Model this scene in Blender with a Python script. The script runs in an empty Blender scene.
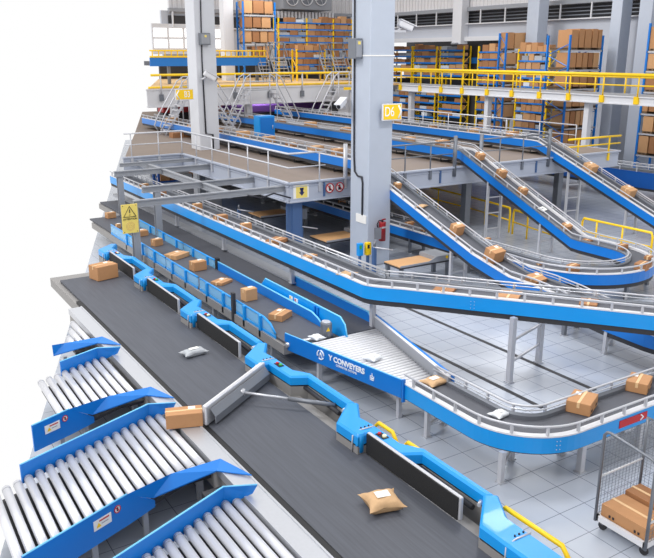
import bpy, bmesh, math, random
from mathutils import Vector, Matrix
random.seed(7)
COL = bpy.context.scene.collection

# ------------------------------------------------------------------ camera
CH = 7.32
PITCH = math.atan2(224, 760); YAW = math.radians(32.1)
F0 = Vector((math.sin(YAW), math.cos(YAW), 0)); RT = Vector((math.cos(YAW), -math.sin(YAW), 0))
FW = F0 * math.cos(PITCH) + Vector((0, 0, -math.sin(PITCH))); UP = RT.cross(FW)
CAM = Vector((0, 0, CH))
def ray(px, py): return FW + RT * ((px - 327) / 760) - UP * ((py - 279) / 760)
def at(px, py, z=0.0):
    d = ray(px, py); return CAM + d * ((z - CH) / d.z)
def onX(X, px, py):
    d = ray(px, py); return CAM + d * (X / d.x)
def onY(Y, px, py):
    d = ray(px, py); return CAM + d * (Y / d.y)
cd = bpy.data.cameras.new('camera'); cam = bpy.data.objects.new('camera', cd); COL.objects.link(cam)
cd.sensor_fit = 'HORIZONTAL'; cd.sensor_width = 36; cd.lens = 36 * 760 / 654; cd.clip_end = 400; cd.clip_start = .1
cam.matrix_world = Matrix(((RT.x, UP.x, -FW.x, 0), (RT.y, UP.y, -FW.y, 0), (RT.z, UP.z, -FW.z, CH), (0, 0, 0, 1)))
bpy.context.scene.camera = cam

# ------------------------------------------------------------------ materials
def srgb(c):
    return tuple(((x / 255) / 12.92 if x / 255 <= .04045 else ((x / 255 + .055) / 1.055) ** 2.4) for x in c) + (1,)
def mat(name, c, rough=.5, metal=0., noise=.06, scale=6., coat=0., spec=.5, stretch=None, bump=0.):
    m = bpy.data.materials.new(name); m.use_nodes = True; nt = m.node_tree; b = nt.nodes['Principled BSDF']
    b.inputs['Roughness'].default_value = rough; b.inputs['Metallic'].default_value = metal
    b.inputs['Coat Weight'].default_value = coat; b.inputs['Specular IOR Level'].default_value = spec
    tc = nt.nodes.new('ShaderNodeTexCoord'); mp = nt.nodes.new('ShaderNodeMapping'); n = nt.nodes.new('ShaderNodeTexNoise')
    n.inputs['Scale'].default_value = scale; n.inputs['Detail'].default_value = 4
    if stretch: mp.inputs['Scale'].default_value = stretch
    nt.links.new(tc.outputs['Object'], mp.inputs[0]); nt.links.new(mp.outputs[0], n.inputs['Vector'])
    mx = nt.nodes.new('ShaderNodeMix'); mx.data_type = 'RGBA'
    base = srgb(c) if max(c) > 1.01 else tuple(c) + (1,)
    mx.inputs[6].default_value = tuple(v * (1 - noise) for v in base[:3]) + (1,)
    mx.inputs[7].default_value = tuple(min(1, v * (1 + noise)) for v in base[:3]) + (1,)
    nt.links.new(n.outputs['Fac'], mx.inputs[0]); nt.links.new(mx.outputs[2], b.inputs['Base Color'])
    if bump:
        bp = nt.nodes.new('ShaderNodeBump'); bp.inputs['Strength'].default_value = bump; bp.inputs['Distance'].default_value = .02
        nt.links.new(n.outputs['Fac'], bp.inputs['Height']); nt.links.new(bp.outputs[0], b.inputs['Normal'])
    return m
M = dict(
    belt=mat('dark rubber belt', (76, 79, 88), .6, 0, .3, 3, stretch=(9, .35, 1)),
    belt2=mat('grey conveyor belt', (80, 82, 90), .6, 0, .10, 3, stretch=(2, 2, 1)),
    black=mat('black rubber', (24, 24, 27), .6, 0, .1),
    pad=mat('black textured pad', (26, 26, 28), .75, 0, .2, 60, bump=.3),
    blue=mat('blue painted steel', (0, 116, 206), .38, 0, .04, 2, coat=.1),
    sky=mat('bright and lit blue painted steel', (12, 148, 228), .35, 0, .04, 2, coat=.2),  # brighter blue; strong light on conveyor panels and guards is put into the colour
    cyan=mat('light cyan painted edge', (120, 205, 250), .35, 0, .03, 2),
    navy=mat('dark blue painted steel', (10, 78, 156), .45, 0, .06, 2),
    slate=mat('slate blue painted column', (70, 100, 145), .5, 0, .05, 2),
    steel=mat('brushed steel', (196, 198, 204), .35, .55, .05, 20),
    alum=mat('pale aluminium', (196, 197, 203), .38, .3, .04, 15),
    grey=mat('grey powder coated steel', (150, 153, 160), .5, .1, .04, 5),
    ggrey=mat('galvanised grey steel', (120, 124, 132), .42, .45, .06, 8),
    base=mat('warm grey sheet', (140, 138, 137), .55, .1, .05, 4),
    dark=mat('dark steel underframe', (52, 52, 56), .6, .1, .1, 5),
    white=mat('white painted steel', (216, 216, 220), .45, 0, .02, 3),
    offwhite=mat('off white plaster', (214, 215, 220), .7, 0, .03, 2),
    wallgrey=mat('light grey wall', (186, 190, 200), .7, 0, .03, 1),
    conc=mat('pale blue grey concrete', (176, 184, 198), .6, 0, .04, 3, bump=.05),
    conc2=mat('white painted concrete', (206, 208, 214), .6, 0, .03, 3, bump=.05),
    deck=mat('brown plywood deck', (134, 120, 110), .7, 0, .08, 1.5),
    deck2=mat('ochre timber deck', (214, 178, 128), .7, 0, .08, 1.5),
    fascia=mat('pale grey steel fascia', (178, 184, 198), .5, .05, .03, 3),
    yellow=mat('safety yellow paint', (248, 204, 8), .4, 0, .04, 4),
    ylsign=mat('pale yellow sign', (238, 214, 112), .5, 0, .02, 4),
    red=mat('red paint', (190, 20, 30), .4, 0, .04, 4),
    dred=mat('deep red paint', (150, 26, 34), .4, 0, .06, 4),
    purple=mat('purple plastic', (104, 66, 150), .5, 0, .06, 4),
    card=mat('brown cardboard', (182, 134, 92), .75, 0, .07, 9),
    card2=mat('darker cardboard', (160, 112, 74), .75, 0, .08, 9),
    card3=mat('pale cardboard', (198, 152, 108), .75, 0, .06, 9),
    tape=mat('packing tape', (224, 188, 142), .4, 0, .03, 9),
    label=mat('white paper label', (236, 234, 230), .6, 0, .02, 9),
    paper=mat('kraft paper', (196, 160, 120), .7, 0, .12, 12, bump=.5),
    poly=mat('white plastic wrap', (216, 220, 224), .45, 0, .06, 9, bump=.3),
    greypoly=mat('grey plastic wrap', (170, 174, 180), .45, 0, .08, 9, bump=.3),
    wood=mat('light wood', (206, 160, 112), .55, 0, .1, 3, stretch=(1, 8, 1)),
    pallet=mat('pallet wood', (120, 96, 72), .7, 0, .1, 8),
    green=mat('green lamp', (60, 160, 70), .4), cream=mat('cream button', (240, 232, 190), .4),
    ink=mat('dark ink', (30, 30, 40), .6), inkb=mat('dark blue ink', (36, 40, 90), .6),
    rubber=mat('wheel rubber', (40, 40, 44), .6), silver=mat('roller metal', (215, 216, 222), .28, .25, .03, 20),
    whiteink=mat('white lettering', (240, 244, 250), .5),
)
# translucent blue guard
def glassy(name, c, a):
    m = bpy.data.materials.new(name); m.use_nodes = True; nt = m.node_tree; b = nt.nodes['Principled BSDF']
    b.inputs['Base Color'].default_value = srgb(c); b.inputs['Roughness'].default_value = .15; b.inputs['Alpha'].default_value = a
    n = nt.nodes.new('ShaderNodeTexNoise'); n.inputs['Scale'].default_value = 3
    r = nt.nodes.new('ShaderNodeMapRange'); r.inputs[3].default_value = .1; r.inputs[4].default_value = .2
    nt.links.new(n.outputs[0], r.inputs[0]); nt.links.new(r.outputs[0], b.inputs['Roughness'])
    return m
M['glass'] = glassy('clear light blue plastic', (140, 208, 250), .55)
M['pane'] = glassy('window glass', (235, 240, 250), .25)
# tiled floor
def tile_floor():
    m = bpy.data.materials.new('pale grey floor tiles'); m.use_nodes = True; nt = m.node_tree; b = nt.nodes['Principled BSDF']
    b.inputs['Roughness'].default_value = .25; b.inputs['Specular IOR Level'].default_value = .8
    g = nt.nodes.new('ShaderNodeNewGeometry'); s = nt.nodes.new('ShaderNodeSeparateXYZ'); nt.links.new(g.outputs['Position'], s.inputs[0])
    T = .6; outs = []
    for ax, off in ((0, 9.14 % T), (1, 8.48 % T)):
        a = nt.nodes.new('ShaderNodeMath'); a.operation = 'SUBTRACT'; a.inputs[1].default_value = off - 60 * T; nt.links.new(s.outputs[ax], a.inputs[0])
        d = nt.nodes.new('ShaderNodeMath'); d.operation = 'DIVIDE'; d.inputs[1].default_value = T; nt.links.new(a.outputs[0], d.inputs[0])
        f = nt.nodes.new('ShaderNodeMath'); f.operation = 'FRACT'; nt.links.new(d.outputs[0], f.inputs[0])
        p = nt.nodes.new('ShaderNodeMath'); p.operation = 'PINGPONG'; p.inputs[1].default_value = .5; nt.links.new(f.outputs[0], p.inputs[0])
        l = nt.nodes.new('ShaderNodeMath'); l.operation = 'LESS_THAN'; l.inputs[1].default_value = .011; nt.links.new(p.outputs[0], l.inputs[0]); outs.append(l)
    mx = nt.nodes.new('ShaderNodeMath'); mx.operation = 'MAXIMUM'; nt.links.new(outs[0].outputs[0], mx.inputs[0]); nt.links.new(outs[1].outputs[0], mx.inputs[1])
    n = nt.nodes.new('ShaderNodeTexNoise'); n.inputs['Scale'].default_value = .5; n.inputs['Detail'].default_value = 5; nt.links.new(g.outputs['Position'], n.inputs['Vector'])
    c1 = nt.nodes.new('ShaderNodeMix'); c1.data_type = 'RGBA'; c1.inputs[6].default_value = srgb((158, 165, 178)); c1.inputs[7].default_value = srgb((186, 192, 203)); nt.links.new(n.outputs[0], c1.inputs[0])
    c2 = nt.nodes.new('ShaderNodeMix'); c2.data_type = 'RGBA'; c2.inputs[7].default_value = srgb((112, 116, 126)); nt.links.new(mx.outputs[0], c2.inputs[0]); nt.links.new(c1.outputs[2], c2.inputs[6])
    nt.links.new(c2.outputs[2], b.inputs['Base Color']); return m
M['floor'] = tile_floor()
def corrugated():
    m = mat('white corrugated cladding', (214, 212, 214), .6, 0, .02, 2); nt = m.node_tree; b = nt.nodes['Principled BSDF']
    g = nt.nodes.new('ShaderNodeNewGeometry'); s = nt.nodes.new('ShaderNodeSeparateXYZ'); nt.links.new(g.outputs['Position'], s.inputs[0])
    a = nt.nodes.new('ShaderNodeMath'); a.operation = 'ADD'; nt.links.new(s.outputs[0], a.inputs[0]); nt.links.new(s.outputs[1], a.inputs[1])
    d = nt.nodes.new('ShaderNodeMath'); d.operation = 'MULTIPLY'; d.inputs[1].default_value = 14; nt.links.new(a.outputs[0], d.inputs[0])
    f = nt.nodes.new('ShaderNodeMath'); f.operation = 'SINE'; nt.links.new(d.outputs[0], f.inputs[0])
    bp = nt.nodes.new('ShaderNodeBump'); bp.inputs['Strength'].default_value = .8; bp.inputs['Distance'].default_value = .06
    nt.links.new(f.outputs[0], bp.inputs['Height']); nt.links.new(bp.outputs[0], b.inputs['Normal']); return m
M['corr'] = corrugated()

# ------------------------------------------------------------------ mesh builder
class MB:
    def __init__(s): s.v = []; s.f = []; s.sm = []
    def add(s, vs, fs, smooth=False):
        o = len(s.v); s.v += [Vector(v) for v in vs]
        for f in fs: s.f.append([i + o for i in f]); s.sm.append(smooth)
        return s
    def box(s, x0, x1, y0, y1, z0, z1):
        return s.add([(x0,y0,z0),(x1,y0,z0),(x1,y1,z0),(x0,y1,z0),(x0,y0,z1),(x1,y0,z1),(x1,y1,z1),(x0,y1,z1)],
                     [(3,2,1,0),(4,5,6,7),(0,1,5,4),(1,2,6,5),(2,3,7,6),(3,0,4,7)])
    def obox(s, c, ax, ay, az):
        c = Vector(c); ax = Vector(ax); ay = Vector(ay); az = Vector(az)
        vs = [c+ax*i+ay*j+az*k for k in (-.5,.5) for i, j in ((-.5,-.5),(.5,-.5),(.5,.5),(-.5,.5))]
        return s.add(vs, [(3,2,1,0),(4,5,6,7),(0,1,5,4),(1,2,6,5),(2,3,7,6),(3,0,4,7)])
    def tube(s, pts, r, n=8, close=False):
        pts = [Vector(p) for p in pts]; N = len(pts); o = len(s.v); prev = None
        for i, p in enumerate(pts):
            a = pts[i-1] if i > 0 else (pts[-1] if close else p); b = pts[i+1] if i < N-1 else (pts[0] if close else p)
            t = (b - a).normalized()
            if prev is None:
                u = t.cross(Vector((0,0,1)) if abs(t.z) < .9 else Vector((1,0,0))).normalized()
            else:
                u = (prev - t * prev.dot(t)).normalized()
            prev = u; w = t.cross(u)
            k = 1.0
            if 0 < i < N-1:
                c = (p-a).normalized().dot((b-p).normalized()); k = 1/max(.6, math.sqrt((1+c)/2))
            for j in range(n):
                an = 2*math.pi*j/n; s.v.append(p + (u*math.cos(an) + w*math.sin(an))*r*(k if k < 1.3 else 1.3))
        for i in range(N if close else N-1):
            i2 = (i+1) % N
            for j in range(n):
                j2 = (j+1) % n; s.f.append([o+i*n+j, o+i*n+j2, o+i2*n+j2, o+i2*n+j]); s.sm.append(n > 4)
        if not close:
            s.f.append([o+j for j in range(n)][::-1]); s.sm.append(False)
            s.f.append([o+(N-1)*n+j for j in range(n)]); s.sm.append(False)
        return s
    def prism(s, poly, z0, z1):     # poly in xy
        n = len(poly); vs = [(p[0],p[1],z0) for p in poly] + [(p[0],p[1],z1) for p in poly]
        ar = sum(poly[i][0]*poly[(i+1)%n][1]-poly[(i+1)%n][0]*poly[i][1] for i in range(n))
        fs = [tuple(range(n))[::-1], tuple(range(n, 2*n))] + [(i,(i+1)%n,n+(i+1)%n,n+i) for i in range(n)]
        if ar < 0: fs = [f[::-1] for f in fs]
        return s.add(vs, fs)
    def plate(s, top, bot, nrm):    # vertical plate: polylines top/bottom, thickness vector
        n = len(top); t = Vector(nrm); vs = []
        for p in top: vs.append(Vector(p))
        for p in bot: vs.append(Vector(p))
        for p in top: vs.append(Vector(p)+t)
        for p in bot: vs.append(Vector(p)+t)
        fs = []
        for i in range(n-1):
            fs += [(i,i+1,n+i+1,n+i), (2*n+i+1,2*n+i,3*n+i,3*n+i+1), (i+1,i,2*n+i,2*n+i+1), (n+i,n+i+1,3*n+i+1,3*n+i)]
        fs += [(0,n,3*n,2*n), (n-1,2*n+n-1,3*n+n-1,2*n-1)]
        return s.add(vs, fs)
    def sweep(s, path, prof):       # path: list of (pos, lateral), prof: (lat, dz) closed
        n = len(prof); o = len(s.v)
        for p, l in path:
            for a, dz in prof: s.v.append(p + l*a + Vector((0,0,dz)))
        for i in range(len(path)-1):
            for j in range(n):
                j2 = (j+1) % n; s.f.append([o+i*n+j, o+i*n+j2, o+(i+1)*n+j2, o+(i+1)*n+j]); s.sm.append(False)
        s.f.append([o+j for j in range(n)][::-1]); s.sm.append(False)
        s.f.append([o+(len(path)-1)*n+j for j in range(n)]); s.sm.append(False)
        return s
    def build(s, name, m, parent=None, label=None, bevel=0, root=None):
        me = bpy.data.meshes.new(name); r = root or parent; off = Vector((0,0,0))
        q = parent
        while q is not None: off = off + q.location; q = q.parent
        org = Vector((0,0,0))
        if parent is None and s.v:
            xs=[v.x for v in s.v]; ys=[v.y for v in s.v]; zs=[v.z for v in s.v]
            org = Vector(((min(xs)+max(xs))/2,(min(ys)+max(ys))/2,min(zs)))
        me.from_pydata([v - off - org for v in s.v], [], s.f)
        me.polygons.foreach_set('use_smooth', s.sm)
        bm = bmesh.new(); bm.from_mesh(me); bmesh.ops.recalc_face_normals(bm, faces=bm.faces)
        if bevel: bmesh.ops.bevel(bm, geom=[e for e in bm.edges if e.calc_face_angle(0) > .5], offset=bevel, segments=2, affect='EDGES', profile=.5)
        bm.to_mesh(me); bm.free(); me.update()
        me.materials.append(m if not isinstance(m, str) else M[m])
        ob = bpy.data.objects.new(name, me); COL.objects.link(ob); ob.location = org
        if parent is not None: ob.parent = parent
        if label: ob['label'] = label
        return ob
def thing(name, label, cat, loc=(0,0,0), group=None):
    o = bpy.data.objects.new(name, None); COL.objects.link(o); o.location = Vector(loc); o.empty_display_size = .1
    o['label'] = label; o['category'] = cat
    if group: o['group'] = group
    return o
def tag(o, label, cat, group=None, kind=None):
    o['label'] = label; o['category'] = cat
    if group: o['group'] = group
    if kind: o['kind'] = kind
    return o
def struct(o): o['kind'] = 'structure'; return o
def dup(root, delta, label, group=None):
    r = root.copy(); COL.objects.link(r); r.location = root.location + Vector(delta); r['label'] = label
    if group: r['group'] = group
    def rec(a, b):
        for ch in list(a.children):
            c = ch.copy(); COL.objects.link(c); c.parent = b; rec(ch, c)
    rec(root, r); return r
def V(*a): return Vector(a)
ORD = ['first','second','third','fourth','fifth','sixth','seventh','eighth','ninth','tenth','eleventh','twelfth','thirteenth','fourteenth','fifteenth','sixteenth']

def text(name, body, size, origin, xdir, ydir, m, parent, ext=.004, bold=0., xs=1.):
    cu = bpy.data.curves.new(name, 'FONT'); cu.body = body; cu.size = size; cu.extrude = ext; cu.offset = bold; cu.align_x = 'CENTER'; cu.align_y = 'CENTER'
    ob = bpy.data.objects.new(name, cu); COL.objects.link(ob)
    dg = bpy.context.evaluated_depsgraph_get(); me = bpy.data.meshes.new_from_object(ob.evaluated_get(dg))
    bpy.data.objects.remove(ob); bpy.data.curves.remove(cu)
    xd = Vector(xdir).normalized(); yd = Vector(ydir).normalized(); zd = xd.cross(yd)
    off = Vector((0,0,0)); q = parent
    while q is not None: off = off + q.location; q = q.parent
    o = Vector(origin) - off
    for v in me.vertices: c = v.co.copy(); v.co = o + xd*c.x*xs + yd*c.y + zd*c.z
    me.materials.clear(); me.materials.append(M[m]); ob = bpy.data.objects.new(name, me); COL.objects.link(ob); ob.parent = parent; return ob

# ------------------------------------------------------------------ conveyor system
def smooth_path(pts):      # pts (x,y,z) -> frames with miter lateral to the left of travel
    P = [Vector(p) for p in pts]; out = []
    for i, p in enumerate(P):
        a = (p - P[i-1]) if i > 0 else (P[1]-p); b = (P[i+1]-p) if i < len(P)-1 else a
        a = Vector((a.x,a.y,0)).normalized(); b = Vector((b.x,b.y,0)).normalized()
        na = Vector((-a.y,a.x,0)); nb = Vector((-b.y,b.x,0)); n = (na+nb).normalized(); out.append((p, n/max(.5,n.dot(na))))
    return out
def along(path, step, lat, start=.3):
    res = []; d = start; acc = 0
    pp = [p + l*lat for p, l in path]
    for i in range(len(pp)-1):
        L = (pp[i+1]-pp[i]).length
        while d <= acc + L:
            t = (d-acc)/L; res.append(pp[i].lerp(pp[i+1], t)); d += step
        acc += L
    return res
def conveyor(name, label, cat, pts, W, ledge='alum', side='blue', legs=(), legz=0., legmid=True, rail_h=.17, panel=.36, step=.75, group=None, near_cut=None, far_skirt=True, belt='belt2', under=.13):
    path = smooth_path(pts); root = thing(name, label, cat, (pts[0][0], pts[0][1], legz), group)
    R = lambda prof, nm, m, **k: MB().sweep(path, prof).build(nm, m, root, **k)
    R([(0,-.03),(.05,-.03),(.05,-panel),(0,-panel)], 'side_panel', side)
    R([(W,-.03),(W-.05,-.03),(W-.05,-panel),(W,-panel)], 'side_panel', side)
    R([(-.01,-.03),(-.01,0),(.11,0),(.11,-.12),(.09,-.12),(.09,-.03)], 'edge_rail', ledge)
    if far_skirt: R([(W+.01,-.03),(W+.01,.0),(W-.05,.04),(W-.10,.0),(W-.10,-.12),(W-.08,-.12)], 'edge_rail', 'ggrey')
    else: R([(W+.01,-.03),(W+.01,.0),(W-.11,.0),(W-.11,-.12),(W-.09,-.12)], 'edge_rail', 'steel')
    R([(.1,-.07),(W-.1,-.07),(W-.1,-.1),(.1,-.1)], 'belt', belt)
    R([(.03,-panel+.02),(W-.03,-panel+.02),(W-.03,-panel-under),(.03,-panel-under)], 'underframe', 'dark')
    for lat in (.02, W-.02):
        off = [p + l*lat + Vector((0,0,rail_h)) for p, l in path]
        g = MB().tube(off, .022, 6).build('guide_rail', 'alum', root)
        off2 = [p + l*(lat + (.07 if lat < W/2 else -.07)) + Vector((0,0,rail_h-.05)) for p, l in path]
        MB().tube(off2, .013, 5).build('inner_rail', 'steel', g)
        posts = along(path, step, lat)
        for p in posts[:48]:
            MB().box(p.x-.022, p.x+.022, p.y-.022, p.y+.022, p.z-.01, p.z+rail_h).build('rail_post', 'alum', g)
    return root, path
def leg(root, x, y, z0, z1, s=.055, m='alum', foot=True):
    l = MB().box(x-s, x+s, y-s, y+s, z0+.03, z1).build('leg', m, root)
    if foot: MB().box(x-s*1.5, x+s*1.5, y-s*1.5, y+s*1.5, z0, z0+.03).build('foot', 'steel', l)
    return l
def leg_frame(root, a, b, z0, z1a, z1b, rungs=(.3,), m='alum', s=.045):
    leg(root, a[0], a[1], z0, z1a, s, m); leg(root, b[0], b[1], z0, z1b, s, m)
    d = Vector((b[0]-a[0], b[1]-a[1], 0)); u = d.normalized(); w = Vector((-u.y,u.x,0))
    for z in rungs: MB().obox((a[0]+d.x/2, a[1]+d.y/2, z), d - u*2*s, w*.04, (0,0,.05)).build('cross_bar', m, root)

# ------------------------------------------------------------------ parcels
def parcel(c, a, b, h, rot, label, tilt=None, m='card', group='parcels on the conveyors', lab=True, name='cardboard_parcel', cat='parcel', tapes=True, marks=False):
    """c = base centre; tilt = (axis slope along +Y)"""
    rz = Matrix.Rotation(rot, 3, 'Z'); up = Vector((0,0,1)); T = Matrix.Identity(3)
    if tilt: T = Matrix.Rotation(tilt, 3, 'X')
    ax = T @ rz @ Vector((1,0,0)); ay = T @ rz @ Vector((0,1,0)); az = T @ up; c = Vector(c) + az*.008
    t = thing(name, label, cat, c, group)
    MB().obox(c + az*h/2, ax*a, ay*b, az*h).build('carton', m, t, bevel=min(a,b,h)*.03)
    if tapes:
        s = MB(); s.obox(c + az*(h+.002), ax*(a+.006), ay*.05, az*.006)
        for k in (-1, 1): s.obox(c + ax*k*(a/2+.003) + az*(h-.05), ax*.005, ay*.05, az*.11)
        s.build('tape', 'tape', t)
    if lab:
        s = MB(); s.obox(c + az*(h+.003) + ax*a*.22 + ay*b*.24, ax*.13, ay*.10, az*.006); s.build('paper_label', 'label', t)
    if marks:
        s = MB()
        for k in (-.3,-.22,.25,.33): s.obox(c + ax*a*k - ay*(b/2+.003) + az*h*.3, ax*.035, ay*.004, az*.045)
        s.build('printed_mark', 'ink', t)
    return t
def bag(c, a, b, h, rot, label, m='paper', name='paper_mailer', cat='parcel', lab=True, group='soft packs on the conveyors'):
    """pillow shaped pack with pinched corners"""
    t = thing(name, label, cat, c, group); c = Vector(c); n = 12; s = MB(); rz = Matrix.Rotation(rot, 3, 'Z')
    vs = []
    for side in (1, 0):
        for i in range(n+1):
            for j in range(n+1):
                u = i/n*2-1; v = j/n*2-1
                k = (1-abs(u)**2.4)*(1-abs(v)**2.4)
                pin = 1 - .26*(1-abs(u)**1.5)*abs(v)**3 ; pin2 = 1 - .26*(1-abs(v)**1.5)*abs(u)**3
                w = .006*math.sin(9*u+3*v) + .005*math.sin(11*v-5*u)
                z = h*.5 + (h*.5*(k**.6) if side else -h*.5*(k**.6)) + (w if side else 0)
                if side == 0: z = max(.0, h*.5 - h*.5*(k**.35))
                vs.append(c + rz @ Vector((u*a/2*pin2, v*b/2*pin, z)))
    N = (n+1)**2; fs = []
    for i in range(n):
        for j in range(n):
            q = i*(n+1)+j; fs.append((q, q+n+1, q+n+2, q+1)); fs.append((N+q, N+q+1, N+q+n+2, N+q+n+1))
    s.add(vs, fs, True); ed = [(i*(n+1)) for i in range(n+1)]
    s.build('wrapper', m, t)
    if lab: MB().obox(c + Vector((0,0,h+.006)), rz @ Vector((a*.36,0,0)), rz @ Vector((0,b*.3,0)), (0,0,.006)).build('paper_label', 'label', t)
    return t
def auto(px0, px1, py0, py1, z, label, rot=.3, X=None, tilt=None, m='card', ratio=.75, lab=True, Y=None, marks=False):
    """size a parcel from the width and height it shows, standing on the surface"""
    cx = (px0+px1)/2; yb = py1 - (py1-py0)*.12
    p = at(cx, yb, z) if X is None else onX(X, cx, yb)
    d = (p-CAM).dot(FW); s = 760/d; W = (px1-px0)/s; H = (py1-py0)/s
    th = rot - (-YAW)      # angle against the image plane
    ca, sa = abs(math.cos(rot+YAW)), abs(math.sin(rot+YAW))
    a = W/(ca + ratio*sa); b = a*ratio; h = max(.06, (H - .33*(a*sa + b*ca))/.95)
    # shift the base centre back from the front edge
    p = p + Vector((F0.x, F0.y, 0))*(.42*(a*sa+b*ca)) if tilt is None else p
    if tilt is not None: p = p + Vector((0,0,0))
    return parcel(p, a, b, h, rot, label, tilt, m, lab=lab, marks=marks)

# ------------------------------------------------------------------ floor, tapes
FL = MB().add([(-1.1,5,0),(60,5,0),(60,68,0),(21.3,68,0),(14.9,50,0)], [(0,1,2,3,4)]).build('floor', 'floor'); struct(FL)
for (x, y0, y1, lab) in ((13.6, 10.2, 17.6, 'dark floor tape strip running past the tall ladder legs'), (11.9, 10.2, 14.9, 'dark floor tape strip beside the curved front conveyor')):
    s = MB(); s.box(x-.06, x+.06, y0, y1, .001, .006); tag(s.build('floor_tape', 'dark'), lab, 'floor tape')

# ------------------------------------------------------------------ main sorting belt
t = thing('sorting_belt_conveyor', 'wide dark grey sorting belt running along the foreground', 'belt conveyor', (5.8, 6, 0))
MB().box(4.86, 6.72, 5.4, 22.9, .74, .80).build('belt', 'belt', t)
MB().box(4.74, 4.86, 5.4, 20.6, .60, .79).build('edge_seal', 'black', t)
MB().box(4.38, 4.74, 5.4, 20.0, .66, .81).build('side_channel', 'steel', t)
s = MB().box(4.40, 4.72, 5.4, 20, .30, .64); s.box(4.72, 7.0, 5.4, 23.6, .45, .72); s.build('underframe', 'base', t)
MB().box(4.70, 4.735, 5.4, 20, .81, .825).build('guide_strip', 'steel', t)
for y in (6.5, 10, 13.5, 17, 20.5):
    for x in (4.6, 6.9): MB().box(x-.05, x+.05, y-.05, y+.05, 0, .5).build('leg', 'grey', t)

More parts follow.
